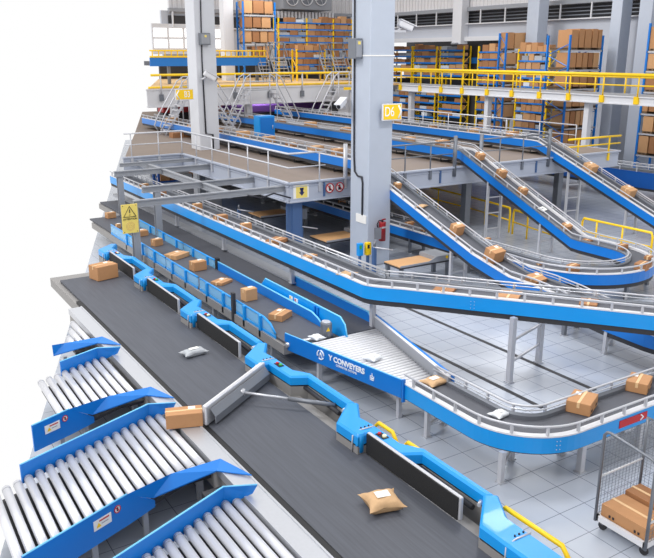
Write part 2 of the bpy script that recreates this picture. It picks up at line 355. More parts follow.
# ------------------------------------------------------------------ pusher units along the belt
def pusher(S, label, swung=False, n=0, last=False):
    """S = Y of the paddle start; returns the thing"""
    t = thing('pusher_unit', label, 'pusher', (6.9, S, .45), 'pusher units along the sorting belt')
    poly = [(7.32,S+1.04),(7.02,S+.55),(7.06,S+.2),(7.06,S-.6),(7.28,S-.95),(7.28,S-2.58),(7.14,S-2.52),(7.14,S-1.05),(6.83,S-.88),(6.8,S-.02),(6.58,S-.02),(6.56,S+.62),(7.14,S+1.16)]
    if last: poly = [(7.32,S+1.04),(7.02,S+.55),(7.0,S-1.6),(6.9,S-1.6),(6.8,S-1.6),(6.7,S-1.6),(6.6,S-1.6),(6.56,S-1.6),(6.56,S-1.2),(6.56,S-.8),(6.56,S-.02),(6.56,S+.62),(7.14,S+1.16)]
    # housing: three stacked outlines give the chamfered top
    def inset(p, d):
        out = []; N = len(p)
        for i in range(N):
            a = Vector(p[i-1]); b = Vector(p[i]); c = Vector(p[(i+1)%N]); u = (b-a).normalized(); w = (c-b).normalized()
            nu = Vector((u.y,-u.x)); nw = Vector((w.y,-w.x)); m = (nu+nw).normalized(); out.append(b + m*(-d)/max(.5, m.dot(nu)))
        return out
    ar = sum(poly[i][0]*poly[(i+1)%13][1]-poly[(i+1)%13][0]*poly[i][1] for i in range(13))
    pi = inset(poly, .035 if ar > 0 else -.035); N = 13
    s = MB(); vs = [(x,y,.965) for x,y in poly] + [(x,y,1.12) for x,y in poly] + [(p[0],p[1],1.155) for p in pi]
    fs = [tuple(range(N)), tuple(range(2*N,3*N))]
    for i in range(N):
        j = (i+1)%N; fs += [(i,j,N+j,N+i),(N+i,N+j,2*N+j,2*N+i)]
    s.add(vs, fs).build('housing', 'sky', t)
    MB().prism(inset(poly, .012 if ar > 0 else -.012), .93, .965).build('black_strip', 'black', t)  # black strip between housing and base
    MB().prism(poly, .5, .93).build('base_panel', 'base', t)
    MB().tube([(7.0,S+.12,.94),(7.0,S+.12,1.16),(6.72,S+.12,1.165),(6.57,S+.12,1.10),(6.555,S+.12,.8)], .013, 6).build('seam_strip', 'alum', t)
    for x in (6.78,6.86,6.94):
        MB().tube([(x,S+.18,1.15),(x,S+.18,1.175)], .014, 8).build('bolt', 'black', t)
    if last: return t
    b = MB().box(6.86, 6.99, S-.36, S-.12, 1.15, 1.16).build('button_plate', 'ink', t)
    MB().tube([(6.92,S-.17,1.155),(6.92,S-.17,1.19)], .03, 12).build('button', 'red', b, 'dark red button')
    MB().tube([(6.93,S-.3,1.155),(6.93,S-.3,1.20)], .036, 12).build('button', 'cream' if n % 2 == 0 else 'green', b, 'pale round button')
    MB().tube([(6.66,S+.04,.82),(6.66,S+.04,1.18)], .075, 16).build('hinge', 'sky', t)
    MB().tube([(7.18,S-2.4,.93),(7.18,S-2.4,1.0),(7.02,S-2.5,1.03)], .03, 8).build('actuator_end', 'steel', t)
    MB().tube([(7.1,S-.95,.9),(7.05,S-2.35,.9)], .045, 8).build('actuator', 'dark', t)
    if not swung:
        p = MB().box(6.735, 6.80, S-2.42, S-.06, .815, 1.20).build('paddle', 'alum', t, bevel=.02)
        MB().box(6.715, 6.737, S-2.38, S-.08, .82, 1.185).build('paddle_pad', 'pad', p, 'black textured pad')
    else:
        a = V(6.68, S-.02, 0); b = V(4.80, S-1.32, 0); u = (b-a).normalized(); w = Vector((-u.y,u.x,0)); L = (b-a).length; c = (a+b)/2
        p = MB().obox(c + V(0,0,1.01), u*L, w*.07, (0,0,.38)).build('paddle', 'alum', t, bevel=.02)
        MB().obox(c + w*(-.05) + V(0,0,1.01), u*(L-.06), w*.03, (0,0,.36)).build('paddle_pad', 'white', p)
        s = MB(); k = c + w*.06
        e = [(k + u*(-L/2+.08)), (k + u*(L/2-.08))]
        s.plate([e[0]+V(0,0,1.13), e[1]+V(0,0,1.13)], [e[0]+w*.10+V(0,0,1.0), e[1]+w*.10+V(0,0,1.0)], w*.02 + V(0,0,.0))
        s.plate([e[0]+w*.10+V(0,0,1.0), e[1]+w*.10+V(0,0,1.0)], [e[0]+w*.10+V(0,0,.86), e[1]+w*.10+V(0,0,.86)], w*.02)
        s.build('back_rib', 'ggrey', p)
        m1 = c + w*.14 + V(0,0,1.02); m2 = V(7.12, S-2.1, .95); md = m1.lerp(m2, .5)
        MB().tube([m1, md], .028, 10).build('piston_rod', 'steel', t); MB().tube([md, m2], .045, 10).build('piston_cylinder', 'ggrey', t)
        MB().tube([m1 - V(0,0,.06), m1 + V(0,0,.06)], .05, 12).build('rod_pivot', 'steel', t)
    return t
names = ['blue pusher unit with closed black paddle at the upper left end of the belt', 'blue pusher unit with closed paddle just past the yellow warning sign post', 'blue pusher unit with closed black paddle beside the grey wrapped pack',
         'blue pusher unit whose paddle is swung out across the belt', 'large blue pusher unit with closed black paddle near the paper mailer', 'nearest blue pusher housing at the bottom edge of the photo']
for i, S in enumerate((24.1, 20.5, 16.85, 13.15, 9.53, 5.91)): pusher(S, names[i], swung=(i == 3), n=i, last=(i == 5))
# yellow hand bars on the outer side
def handbar(y1, y0, lab):
    s = MB().tube([(7.36,y1+.05,0),(7.36,y1,.85),(7.36,y1-.12,.98),(7.36,y0+.12,.98),(7.36,y0,.85),(7.36,y0-.05,0)], .035, 8)
    tag(s.build('yellow_hand_bar', 'yellow'), lab, 'hand bar', 'yellow hand bars behind the pushers')
handbar(10.1, 9.45, 'short yellow hand bar behind the hinge of the large pusher')
handbar(9.25, 8.35, 'yellow hand bar beside the buttons of the large pusher')
handbar(6.95, 5.65, 'long yellow hand bar behind the nearest pusher housing')

# ------------------------------------------------------------------ roller chutes on the left
PITCHC = 3.38
def yl_low(x, k): return 8.99 + (x-2.9)*.42 + k*PITCHC      # lower guide plate (wall of the chute below)
def yl_lab(x, k): return 10.08 + (x-2.78)*.44 + k*PITCHC    # label plate (wall of the chute above)
def guide_gap(k, x0a, x0b, label):
    dy = k*PITCHC; t = thing('chute_divider', label, 'chute divider', (3.5, 9.8+dy, 0), 'blue dividers between the roller chutes')
    y = lambda x: yl_lab(x, k)
    pl = None
    if x0a < 2.78:
        pl = MB().plate([(x0a,y(x0a),1.0),(2.78,y(2.78),1.0),(3.27,y(3.27),.62)], [(x0a,y(x0a),.48),(2.78,y(2.78),.48),(3.27,y(3.27),.50)], (-.01,.03,0)).build('guide_plate', 'blue', t)
        MB().tube([(x0a,y(x0a)+.01,1.0),(2.78,y(2.78)+.01,1.0)], .014, 6).build('bright_edge', 'cyan', pl)
    A=V(2.78,y(2.78),1.0); B=V(4.50,10.52+dy,.87); Tp=V(4.72,9.80+dy,.86); C=V(4.32,10.26+dy,.83); D=V(3.24,y(3.24)-.02,.70)
    if x0a > 2.78: A=V(x0a,y(x0a)+.02,.96); D=V(x0a,y(x0a)-.02,.72)
    Mi=V(3.6,10.42+dy,.92)
    s = MB(); lo = V(0,0,-.02)
    s.add([A,Mi,B,Tp,C,D]+[p+lo for p in (A,Mi,B,Tp,C,D)], [(0,1,5),(1,4,5),(1,2,4),(2,3,4),(6,11,7),(7,11,10),(7,10,8),(8,10,9),(0,6,7,1),(1,7,8,2),(2,8,9,3),(3,9,10,4),(4,10,11,5),(5,11,6,0)])
    s.build('flared_lip', 'blue', t)
    yy = lambda x: yl_low(x, k); e = V(4.56, 9.27+dy, 1.0)
    tops = [(x0b,yy(x0b),1.0),(4.09,yy(4.09),1.0),e]; bots = [(x0b,yy(x0b),.66),(4.09,yy(4.09),.66),(4.50,9.33+dy,.84)]
    lp = MB().plate(tops, bots, (-.01,.03,0)).build('guide_plate', 'blue', t)
    MB().tube([V(*p)+V(0,.015,0) for p in tops], .014, 6).build('bright_edge', 'cyan', lp)
    MB().box(3.98, 4.36, 9.62+dy, 10.12+dy, .35, .62).build('end_box', 'dark', t)
    for x, q in ((2.2 if k == 0 else 2.6, y), (3.1, y)) if k < 2 else ((3.6, y),):
        MB().box(x-.04, x+.04, q(x)+.05, q(x)+.13, 0, .55).build('leg', 'grey', t)
    return t, pl
def stickers(pl, k, x):
    # warning label and prohibition sign on the front face of the guide plate
    u = V(1,.44,0).normalized(); n = V(u.y,-u.x,0)
    def P(s, z): return V(x, yl_lab(x,k), z) + u*s + n*.006
    MB().obox(P(0,.80), u*.32, n*.006, (0,0,.16)).build('warning_label', 'label', pl)
    MB().add([P(-.12,.755)+n*.006, P(-.03,.755)+n*.006, P(-.075,.83)+n*.006, P(-.075,.78)+n*.008], [(0,1,2)]).build('warning_triangle', 'yellow', pl)
    MB().obox(P(.03,.845)+n*.004, u*.18, n*.004, (0,0,.022)).build('red_strip', 'red', pl)
    MB().obox(P(.04,.79)+n*.004, u*.12, n*.003, (0,0,.012)).build('text_line', 'grey', pl)
    c = P(.28,.86); ring = [c + u*.055*math.cos(a) + V(0,0,.055*math.sin(a)) for a in [i*math.pi/10 for i in range(20)]]
    MB().add([c+n*.002]+[p+n*.002 for p in ring], [(0,i+1,(i+1)%20+1) for i in range(20)]).build('prohibition_disc', 'label', pl)
    g = MB().tube([p+n*.004 for p in ring], .008, 5, True); g.tube([c+u*.04+V(0,0,-.04)+n*.006, c-u*.04+V(0,0,.04)+n*.006], .006, 5); g.build('prohibition_ring', 'red', pl)
    MB().obox(c+n*.004, u*.03, n*.003, (0,0,.06)).build('prohibition_symbol', 'ink', pl)
t3, p3 = guide_gap(0, 1.15, 1.55, 'blue chute divider nearest the camera, with warning label'); stickers(p3, 0, 2.34)
t2, p2 = guide_gap(1, 2.05, 1.6, 'middle blue chute divider with warning label'); stickers(p2, 1, 2.42)
t1, p1 = guide_gap(2, 3.3, 3.2, 'farthest blue chute divider, beside the grey wrapped pack')
def chute(k0, k1, x0, label, ymin=None, x1=4.30):
    """rollers between the label plate of gap k0 and the lower plate of gap k1"""
    t = thing('roller_chute', label, 'roller chute', (3, 10.5+k0*PITCHC, 0), 'roller chutes left of the belt'); n = 0
    x = x0
    while x <= x1:
        ylim = (x-.72)/.357+9.2 if False else 1e9
        ya = (yl_lab(x,k0)+.06) if ymin is None else ymin
        if ymin is None and x > 2.78: ya = max(10.2, yl_lab(min(x,3.9),0)+.05)+k0*PITCHC
        yb = (yl_low(min(x,4.1),k1)-.02) if k1 is not None else 19.2 - (4.3-x)*2.8
        if yb > ya+.3:
            r = MB().tube([(x,ya,.72),(x,yb,.72)], .070, 16).build('roller', 'silver', t)
            MB().tube([(x,ya+.06,.72),(x,ya+.075,.72)], .0715, 14).build('roller_ring', 'grey', r); MB().tube([(x,yb-.075,.72),(x,yb-.06,.72)], .0715, 14).build('roller_ring', 'grey', r)
        x += .1825
    xa = x0
    lo = [(xa, yl_lab(xa,k0)+.05), (3.9, yl_lab(3.9,k0)+.05), (4.37, yl_lab(3.9,k0)+.05)] if ymin is None else [(xa, ymin), (4.37, ymin)]
    hi = [(4.37, yl_low(4.1,k1)), (xa, yl_low(xa,k1))] if k1 is not None else [(4.37, 18.6), (xa, 18)]
    MB().prism(lo+hi, .5, .56).build('shade_sheet', 'dark', t)  # dark sheet added under the rollers, stands in for shade between them
    for yy_ in (ymin+.3 if ymin else yl_lab(3.9,k0)+.3, (yl_low(3.6,k1)-.3 if k1 is not None else 18.4)): MB().box(4.2,4.3,yy_-.05,yy_+.05,0,.52).build('leg','grey',t)
    return t
chute(-1, 0, 1.90, 'roller chute at the bottom edge, below the nearest blue divider', ymin=6.2)
chute(0, 1, 1.15, 'wide roller chute between the nearest and the middle blue dividers')
chute(1, 2, 2.72, 'roller chute between the middle and the farthest blue dividers')
chute(2, None, 3.87, 'roller chute above the farthest blue divider, at the white edge')

# ------------------------------------------------------------------ infeed belts 2 and 3 with guards
t = thing('infeed_belt_conveyor', 'grey infeed belt between light blue guards carrying loose parcels', 'belt conveyor', (8.7, 15, 0))
MB().box(8.12, 9.36, 14.75, 31.5, .74, .80).build('belt', 'belt2', t)
MB().box(8.05, 9.42, 14.75, 31.0, .5, .73).build('underframe', 'base', t)
MB().tube([(8.1,14.74,.74),(9.4,14.74,.74)], .06, 12).build('end_roller', 'steel', t)
for y in (15.5, 19, 22.5, 26):
    for x in (8.15, 9.3): MB().box(x-.05,x+.05,y-.05,y+.05,0,.5).build('leg', 'grey', t)
t = thing('clear_blue_side_guard', 'long clear light blue guard with posts beside the pusher units', 'side guard', (8.1, 20, .6))
for y0, y1 in ((15.25, 17.45), (17.6, 19.9), (20.05, 22.6), (22.7, 25.2), (25.3, 28.5)):
    if y0 < 16: 
        q = [(8.11,y1,1.10),(8.11,15.9,1.10),(8.11,15.55,1.02),(8.11,15.3,.84)]; b = [(8.11,y1,.72),(8.11,15.9,.72),(8.11,15.55,.72),(8.11,15.3,.72)]
    else: q = [(8.11,y1,1.10),(8.11,y0,1.10)]; b = [(8.11,y1,.78),(8.11,y0,.78)]
    g = MB().plate(q, b, (.03,0,0)).build('guard_panel', 'glass', t)
    MB().tube([V(*p)+V(.015,0,0) for p in q], .028, 8).build('top_edge', 'sky', g)
    MB().box(8.10,8.15,y0,y1,.66,.80).build('bottom_rail', 'sky', g)
for y in (16.0, 16.9, 18.2, 19.3, 20.9, 22.0, 23.6, 24.8, 26.5): MB().box(8.05,8.11,y-.05,y+.05,.55,1.12).build('post', 'sky', t)
MB().box(8.03,8.11,17.47,17.6,0,1.3).build('end_post', 'dark', t)
t = thing('blue_side_guard', 'blue guard with a curved lower end between the two infeed belts', 'side guard', (9.38, 18, .6))
q = [(9.38,21.6,1.06),(9.38,15.7,1.06),(9.38,15.4,.98),(9.38,15.1,.82)]
g = MB().plate(q, [(p[0],p[1],.72) for p in q], (.03,0,0)).build('guard_panel', 'blue', t)
MB().tube([V(*p)+V(.015,0,0) for p in q], .022, 8).build('top_edge', 'cyan', g)
t = thing('tall_blue_side_guard', 'tall bright blue guard with two small stickers ending at the grey motor box', 'side guard', (9.5, 16.5, .6))
q = [(9.5,18.75,.95),(9.5,18.45,1.24),(9.5,14.55,1.24),(9.5,14.35,1.1),(9.5,14.25,.82)]
g = MB().plate(q, [(p[0],p[1],.72) for p in q], (.03,0,0)).build('guard_panel', 'sky', t)
MB().tube([V(*p)+V(.015,0,0) for p in q], .018, 8).build('top_edge', 'cyan', g)
for y in (15.7, 15.55): MB().box(9.46,9.5,y-.03,y+.03,.75,1.2).build('post', 'blue', t)
for y, c in ((16.95,'yellow'),(16.68,'red')):
    sk = MB().box(9.492,9.5,y-.09,y+.09,1.03,1.13).build('sticker', 'label', t); MB().box(9.489,9.4925,y+.01,y+.07,1.05,1.11).build('sticker_symbol', c, sk)
t = thing('clear_blue_centre_guard', 'clear light blue guard between the infeed belts, under the steel beams', 'side guard', (9.38, 25, .6))
for y0, y1 in ((21.7,24.3),(24.4,27),(27.1,31)):
    g = MB().box(9.38,9.41,y0,y1,.76,1.06).build('guard_panel', 'glass', t); MB().tube([(9.395,y0,1.06),(9.395,y1,1.06)], .028, 8).build('top_edge', 'sky', g)
for y in (22.2,23.4,24.9,26.2,27.6): MB().box(9.32,9.38,y-.04,y+.04,.7,1.08).build('post', 'sky', t)
MB().box(9.36,9.46,21.45,21.6,.6,1.16).build('end_post', 'black', t)
# grey motor box
t = thing('motor_housing', 'grey rounded motor box with a yellow warning triangle at the divider end', 'motor box', (9.15, 14.55, .8))
b = MB(); pr = [(9.02+.13+.13*math.cos(a), 14.62+.17*math.sin(a)) for a in [i*math.pi/8 for i in range(16)]]
b.prism(pr, .8, 1.15); b.build('casing', 'ggrey', t, bevel=.02)
MB().prism([(9.15+.10*math.cos(a), 14.62+.13*math.sin(a)) for a in [i*math.pi/8 for i in range(16)]], 1.15, 1.18).build('lid', 'alum', t, bevel=.01)
MB().add([(9.05,14.46,.98),(9.15,14.445,.98),(9.10,14.452,1.08)], [(0,1,2)]).build('warning_triangle', 'yellow', t)
t = thing('outer_infeed_belt_conveyor', 'grey infeed belt without parcels beside the long raised conveyor', 'belt conveyor', (10, 15, 0))
MB().box(9.56, 10.62, 14.45, 35.0, .74, .80).build('belt', 'belt2', t)
MB().box(9.5, 10.75, 14.45, 35.0, .5, .73).build('underframe', 'base', t)
MB().box(10.62, 11.0, 18.9, 36.5, .74, .86).build('side_channel', 'grey', t)
for y in (15, 19, 23, 27):
    for x in (9.65, 10.6): MB().box(x-.05,x+.05,y-.05,y+.05,0,.5).build('leg', 'grey', t)
t = thing('low_blue_side_guard', 'plain blue guard along the outer side of the empty infeed belt', 'side guard', (10.64, 17, .6))
q = [(10.64,19.0,.84),(10.64,18.75,1.06),(10.6,14.95,1.06),(10.6,14.75,.84)]
g = MB().plate(q, [(p[0],p[1],.72) for p in q], (.03,0,0)).build('guard_panel', 'blue', t); MB().tube([V(*p)+V(.015,0,0) for p in q], .02, 8).build('top_edge', 'cyan', g)

# ------------------------------------------------------------------ merge roller table with the lettered plate
t = thing('merge_roller_table', 'tapering roller table with white lettering and round emblem on its blue plate', 'roller table', (9.2, 13, 0))
LP = [(8.13,14.85),(8.82,11.22)]; RP = [(10.55,14.7),(9.62,10.72)]
def xl(y): return LP[0][0] + (LP[0][1]-y)/(LP[0][1]-LP[1][1])*(LP[1][0]-LP[0][0])
def xr(y): return RP[0][0] + (RP[0][1]-y)/(RP[0][1]-RP[1][1])*(RP[1][0]-RP[0][0])
y = 14.32
while y > 10.95:
    MB().tube([(max(xl(y),8.2)+.05,y,.79),(xr(y)-.04,y,.79)], .044, 12).build('roller', 'white', t); y -= .125
MB().add([(xl(14.4)+.04,14.4,.66),(xr(14.4),14.4,.66),(xr(10.9),10.9,.66),(xl(10.9)+.04,10.9,.66),(xl(14.4)+.04,14.4,.6),(xr(14.4),14.4,.6),(xr(10.9),10.9,.6),(xl(10.9)+.04,10.9,.6)], [(0,1,2,3),(7,6,5,4),(0,4,5,1),(1,5,6,2),(2,6,7,3),(3,7,4,0)]).build('pan', 'black', t)  # black sheet put under the rollers so the gaps read as shade
fp = MB().plate([(LP[0][0],LP[0][1],1.0),(LP[1][0],LP[1][1],1.0)], [(LP[0][0],LP[0][1],.60),(LP[1][0],LP[1][1],.60)], (.04,.01,0)).build('front_plate', 'blue', t, 'blue front plate with white lettering')
MB().tube([(LP[0][0]+.02,LP[0][1],1.0),(LP[1][0]+.02,LP[1][1],1.0)], .014, 6).build('top_edge', 'cyan', fp)
MB().obox((8.84,11.17,.78), (.06,0,0), (0,.05,0), (0,0,.5)).build('plate_end', 'blue', fp)
u = V(LP[1][0]-LP[0][0], LP[1][1]-LP[0][1], 0).normalized(); n = V(u.y,-u.x,0); n = n if n.x < 0 else -n
def PP(sv, z): return V(LP[0][0],LP[0][1],z) + u*sv + n*.008
text('lettering', 'Y CONVEYERS', .172, PP(2.1,.85), u, (0,0,1), 'whiteink', fp, bold=.006)
text('small_lettering', 'CONVEYER SYSTEMS', .07, PP(2.1,.735), u, (0,0,1), 'whiteink', fp)
c = PP(1.27,.83)
em = MB()
for a0 in (0, 2.1, 4.2):
    arc = [c + u*.105*math.cos(a0+q*.19) + V(0,0,.105*math.sin(a0+q*.19)) for q in range(9)]; em.tube(arc, .017, 5)
em.tube([c+V(0,0,-.06)+u*-.05, c+V(0,0,.05), c+V(0,0,-.06)+u*.05], .015, 5); em.build('round_emblem', 'whiteink', fp)
c = PP(2.88,.81); em = MB(); em.obox(c+V(0,0,-.03), u*.07, n*.006, (0,0,.03)); em.obox(c+V(0,0,-.07), u*.09, n*.006, (0,0,.02)); em.obox(c+V(0,0,.02), u*.05, n*.006, (0,0,.03)); em.tube([c+u*-.05+V(0,0,-.08), c+u*-.05+V(0,0,.02)], .008, 5); em.tube([c+u*.05+V(0,0,-.08), c+u*.05+V(0,0,.02)], .008, 5); em.tube([c+V(0,0,.03), c+V(0,0,.08)], .008, 5)
em.build('small_emblem', 'whiteink', fp)
rp = MB().plate([(RP[0][0],RP[0][1],1.06),(RP[1][0],RP[1][1],1.06)], [(RP[0][0],RP[0][1],.70),(RP[1][0],RP[1][1],.70)], (.07,0,0)).build('inner_wall', 'grey', t)
MB().plate([(RP[0][0],RP[0][1],1.075),(RP[1][0],RP[1][1],1.075)], [(RP[0][0],RP[0][1],1.06),(RP[1][0],RP[1][1],1.06)], (.08,0,0)).build('wall_cap', 'white', rp)
MB().plate([(RP[0][0]+.08,RP[0][1]+.1,1.085),(RP[1][0]+.08,RP[1][1]-.05,1.085)], [(RP[0][0]+.08,RP[0][1]+.1,.72),(RP[1][0]+.08,RP[1][1]-.05,.72)], (.05,0,0)).build('outer_wall', 'blue', t)
for x, y in ((8.45,13.8),(10.3,13.8),(9.0,11.5),(9.6,11.3)): MB().box(x-.045,x+.045,y-.045,y+.045,0,.62).build('leg', 'alum', t)

# ------------------------------------------------------------------ front curved conveyor (D)
arc = lambda cx, cy, r, a0, a1, z, n=12: [(cx+r*math.cos(math.radians(a0+(a1-a0)*i/n)), cy+r*math.sin(math.radians(a0+(a1-a0)*i/n)), z) for i in range(n+1)]
pts = [(8.86,11.2,.95),(8.86,10.4,.95),(8.86,9.6,.95)] + arc(10.26,9.28,1.4,180,270,.95,14) + [(11.2,7.88,.95),(12.5,7.88,.95),(14.0,7.88,.95),(16.5,7.88,.95)]
D, dpath = conveyor('curved_belt_conveyor', 'blue curved conveyor in front, bending right past the roll cage', 'belt conveyor', pts, .86, 'white', 'sky', step=.62, panel=.34, under=.03)  # side panel in the lit blue, brightness is in the colour
leg_frame(D, (8.95,10.52), (9.6,10.75), 0, .62, .62, (.25,)); leg_frame(D, (8.98,8.5), (9.75,9.0), 0, .62, .62, (.25,)); leg(D, 10.48, 8.0, 0, .62); leg(D, 10.7, 8.65, 0, .62); leg(D, 12.2, 8.05, 0, .62); leg(D, 12.4, 8.65, 0, .62); leg(D, 14.6, 8.05, 0, .62); leg(D, 14.6, 8.65, 0, .62)
a = MB().obox((11.70,7.872,.78), (.80,0,0), (0,.012,0), (0,0,.15)).build('arrow_sticker', 'red', D, 'red sticker with white arrow')
MB().tube([(11.90,7.86,.835),(11.97,7.86,.78),(11.90,7.86,.725)], .014, 5).build('arrow', 'whiteink', a)
for dx in (0,.06):
    for dz in (.68,.76,.84): MB().obox((10.05+dx-.3,7.96+(0 if dx else .02),dz), (.014,0,0), (0,.03,0), (0,0,.014)).build('rivet', 'alum', D)

# ------------------------------------------------------------------ long raised conveyor (E)
d = V(14.19-10.72, 9.32-13.78, 0).normalized()
p0 = V(10.17,14.6,1.97); q0 = V(10.72,13.78,1.97)
crv = [tuple((1-s)**2*p0 + 2*s*(1-s)*V(10.17,14.35,1.97) + s*s*q0) for s in [i/8 for i in range(9)]]
pts = [(10.17,35.2,1.97),(10.17,31,1.97),(10.17,26,1.97),(10.17,19,1.97)] + [tuple(c) for c in crv] + [tuple(V(*q0)+d*L) for L in (1.5,3,4.5,6,7.5,9)]
E_, epath = conveyor('long_raised_conveyor', 'long raised blue conveyor crossing the photo from the steel beams to the right edge', 'belt conveyor', pts, .82, 'white', 'sky', step=.62)  # side panel takes the lit blue tone instead of plain blue
leg_frame(E_, (12.27,11.57), (13.74,12.04), 0, 1.6, 1.6, (.5, 1.02, 1.52), m='alum', s=.06)
for x, y, z0 in ((10.55,18.75,.86),(10.5,14.6,.0),(10.55,23.5,.86),(10.6,28,.86),(10.95,15.2,0)): leg(E_, x, y, z0, 1.6)
leg_frame(E_, (14.95,8.4), (15.6,9.0), 0, 1.6, 1.6, (.5,1.3))
for (x, y) in ((11.75,12.44),(14.2,9.3)):
    for s_ in (0,.08):
        for dz in (.14,.22,.30): 
            c = V(x,y,1.97-dz) + d*s_; c = c - V(-d.y,d.x,0)*.004
            MB().obox(c, d*.014, V(-d.y,d.x,0)*.012, (0,0,.014)).build('rivet', 'alum', E_)
# legs seen on the floor behind it
for (px, py, zt) in ((550,343,.9),(577,334,.9)): 
    pass

# ------------------------------------------------------------------ ramps
RW = .85
z1 = 3.52
X1 = 16.2
lowr = [(X1,15.6,.97),(X1-.02,14.6,.97),(X1-.18,13.6,.97),(15.72,12.6,.97),(15.55,11.5,.97),(15.48,10.4,.97),(15.6,9.4,.97),(16.0,8.6,.97)]
pts = [(X1,48,z1),(X1,40,z1),(X1,32,z1),(X1,26,z1),(X1,24.2,z1),(X1,23.9,z1-.02),(X1,22,2.93-.05),(X1,19.5,2.1-.05),(X1,17.2,1.36-.05)] + lowr
R1, r1p = conveyor('sloping_conveyor', 'nearest sloping blue conveyor, coming down beside the pillar with the fire extinguisher', 'belt conveyor', pts, RW, 'white', 'blue', group='sloping conveyors from the platform')
leg_frame(R1, (15.6,11.55), (16.3,11.85), 0, .6, .6, (.3,)); leg(R1, 15.75, 13.0, 0, .6, .05, 'ggrey'); leg(R1, 16.5, 13.2, 0, .6, .05, 'ggrey'); leg_frame(R1, (X1+.1,18.3), (X1+.75,18.3), 0, 1.25, 1.25, (.4,.9))
X2 = 21.73
gx = 17.68; zc = .95
uturn = [(gx,40,zc),(gx,34,zc),(gx,28,zc),(gx,22,zc),(gx,18,zc),(gx,16.6,zc)] + arc(gx+2.45,16.4,2.45,180,360,zc,26) + [(gx+4.9,17.6,zc),(gx+4.9,18.0,zc+.02),(gx+4.9,20.2,1.86),(gx+4.9,22.4,2.76),(gx+4.9,24.2,z1-.02),(gx+4.9,24.5,z1),(gx+4.9,30,z1),(gx+4.9,38,z1),(gx+4.9,48,z1),(gx+4.9,58,z1)]
R2, r2p = conveyor('looping_conveyor', 'middle sloping blue conveyor that loops round at the yellow rail and runs back', 'belt conveyor', uturn, RW, 'white', 'blue', step=.8, group='sloping conveyors from the platform')
leg_frame(R2, (21.8,22.45), (22.5,22.4), 0, 2.4, 2.4, (.45,1.1,1.75)); leg_frame(R2, (21.8,19.55), (22.5,19.55), 0, 1.2, 1.2, (.5,))
for y in (34.5, 30.4, 26.4, 22.3, 19.0): leg_frame(R2, (17.74,y), (18.42,y), 0, .6, .6, (.08,), m='ggrey')
for an in (215, 262, 315):
    x = gx+2.45+2.3*math.cos(math.radians(an)); y = 16.4+2.3*math.sin(math.radians(an)); leg(R2, x, y, 0, .6, .05, 'ggrey')
X3 = 27.2
pts = [(X3,58,z1),(X3,48,z1),(X3,40,z1),(X3,32,z1),(X3,25.4,z1),(X3,25.0,z1-.02),(X3,23,2.76),(X3,21,2.0),(X3,19,1.24),(X3,18.4,1.02),(X3,17,1.0),(X3,14.5,1.0)]
R3, r3p = conveyor('far_sloping_conveyor', 'farthest sloping blue conveyor, running off the right edge of the photo', 'belt conveyor', pts, RW, 'white', 'blue', step=.8, group='sloping conveyors from the platform')
leg_frame(R3, (27.3,23.1), (28.0,23.0), 0, 2.35, 2.35, (.5,1.1,1.7)); leg_frame(R3, (27.3,19.9), (28.0,19.9), 0, 1.2, 1.2, (.3,.8)); 
# feet of the platform stretches
for R, x in ((R1,X1),(R2,X2),(R3,X3)):
    for y in (25.5, 28.7, 31.9, 35.1, 38.3, 41.5):
        MB().tube([(x+.12,y,3.2),(x+.12,y,2.89),(x+.75,y,2.89),(x+.75,y,3.2)], .03, 6).build('foot_bracket', 'dark', R)

# ------------------------------------------------------------------ platform (mezzanine)
MZ = 2.85; MXL = 13.5; MYF = 24.1; MXR = 31.9; MYB = 34.4
plat = thing('mezzanine_platform', 'raised platform with brown deck and pale grey edge beams carrying the upper conveyors', 'platform', (22, 30, 0))
dk = [(MXL,MYF),(MXR,MYF),(MXR,62),(21.0,62),(14.7,45),(10.7,MYB),(MXL,MYB)]
MB().prism(dk, MZ-.12, MZ).build('deck', 'deck', plat)
def fbeam(x0, y0, x1, y1, nx, ny, name='edge_beam', h=.72, par=plat):
    a = V(x0,y0,0); b = V(x1,y1,0); u = (b-a).normalized(); n = V(nx,ny,0); L = (b-a).length; c = (a+b)/2
    s = MB(); s.obox(c + n*.02 + V(0,0,MZ-h/2), u*L, n*.04, (0,0,h))
    s.obox(c + n*.05 + V(0,0,MZ-.02), u*(L+.1), n*.16, (0,0,.06)); s.obox(c + n*.05 + V(0,0,MZ-h), u*(L+.1), n*.14, (0,0,.05)); s.obox(c + n*.05 + V(0,0,MZ-.16), u*L, n*.05, (0,0,.03))
    s.build(name, 'fascia', par)
fbeam(MXL, MYF, MXR, MYF, 0, -1); fbeam(MXL, MYF, MXL, MYB, -1, 0); fbeam(10.6, MYB, MXL, MYB, 0, -1); fbeam(MXR, MYF, MXR, 62, 1, 0)
for x in (18.5, 24.5, 29.5): MB().box(x-.08, x+.08, MYF+.1, 52 if x < 20 else 60, MZ-.6, MZ-.14).build('joist', 'ggrey', plat)
for y in (31, 38, 45, 52): MB().box(max(MXL+.1, 16.2+(y-45)*.37), MXR-.1, y-.08, y+.08, MZ-.6, MZ-.14).build('joist', 'ggrey', plat)
p = MB(); p.box(13.62, 14.12, 24.25, 24.62, 0, MZ-.72); p.box(13.68,14.06,24.22,24.25,.1,MZ-.8); p.build('support_post', 'slate', plat, 'slate blue support post')
for (x, y) in ((22.6,24.6),(28.4,24.6),(19,34),(25,34),(31.4,34),(31.4,45),(14.2,34),(16,46),(19,44),(25,44),(22,54)):
    MB().box(x-.15, x+.15, y-.15, y+.15, 0, MZ-.6).build('support_post', 'ggrey', plat)
for x in (14.95, 20.6, 26.2, 29.2):
    MB().box(x-.035, x+.035, MYF-.1, MYF-.02, MZ-.62, MZ-.1).build('joint_plate', 'slate', plat)

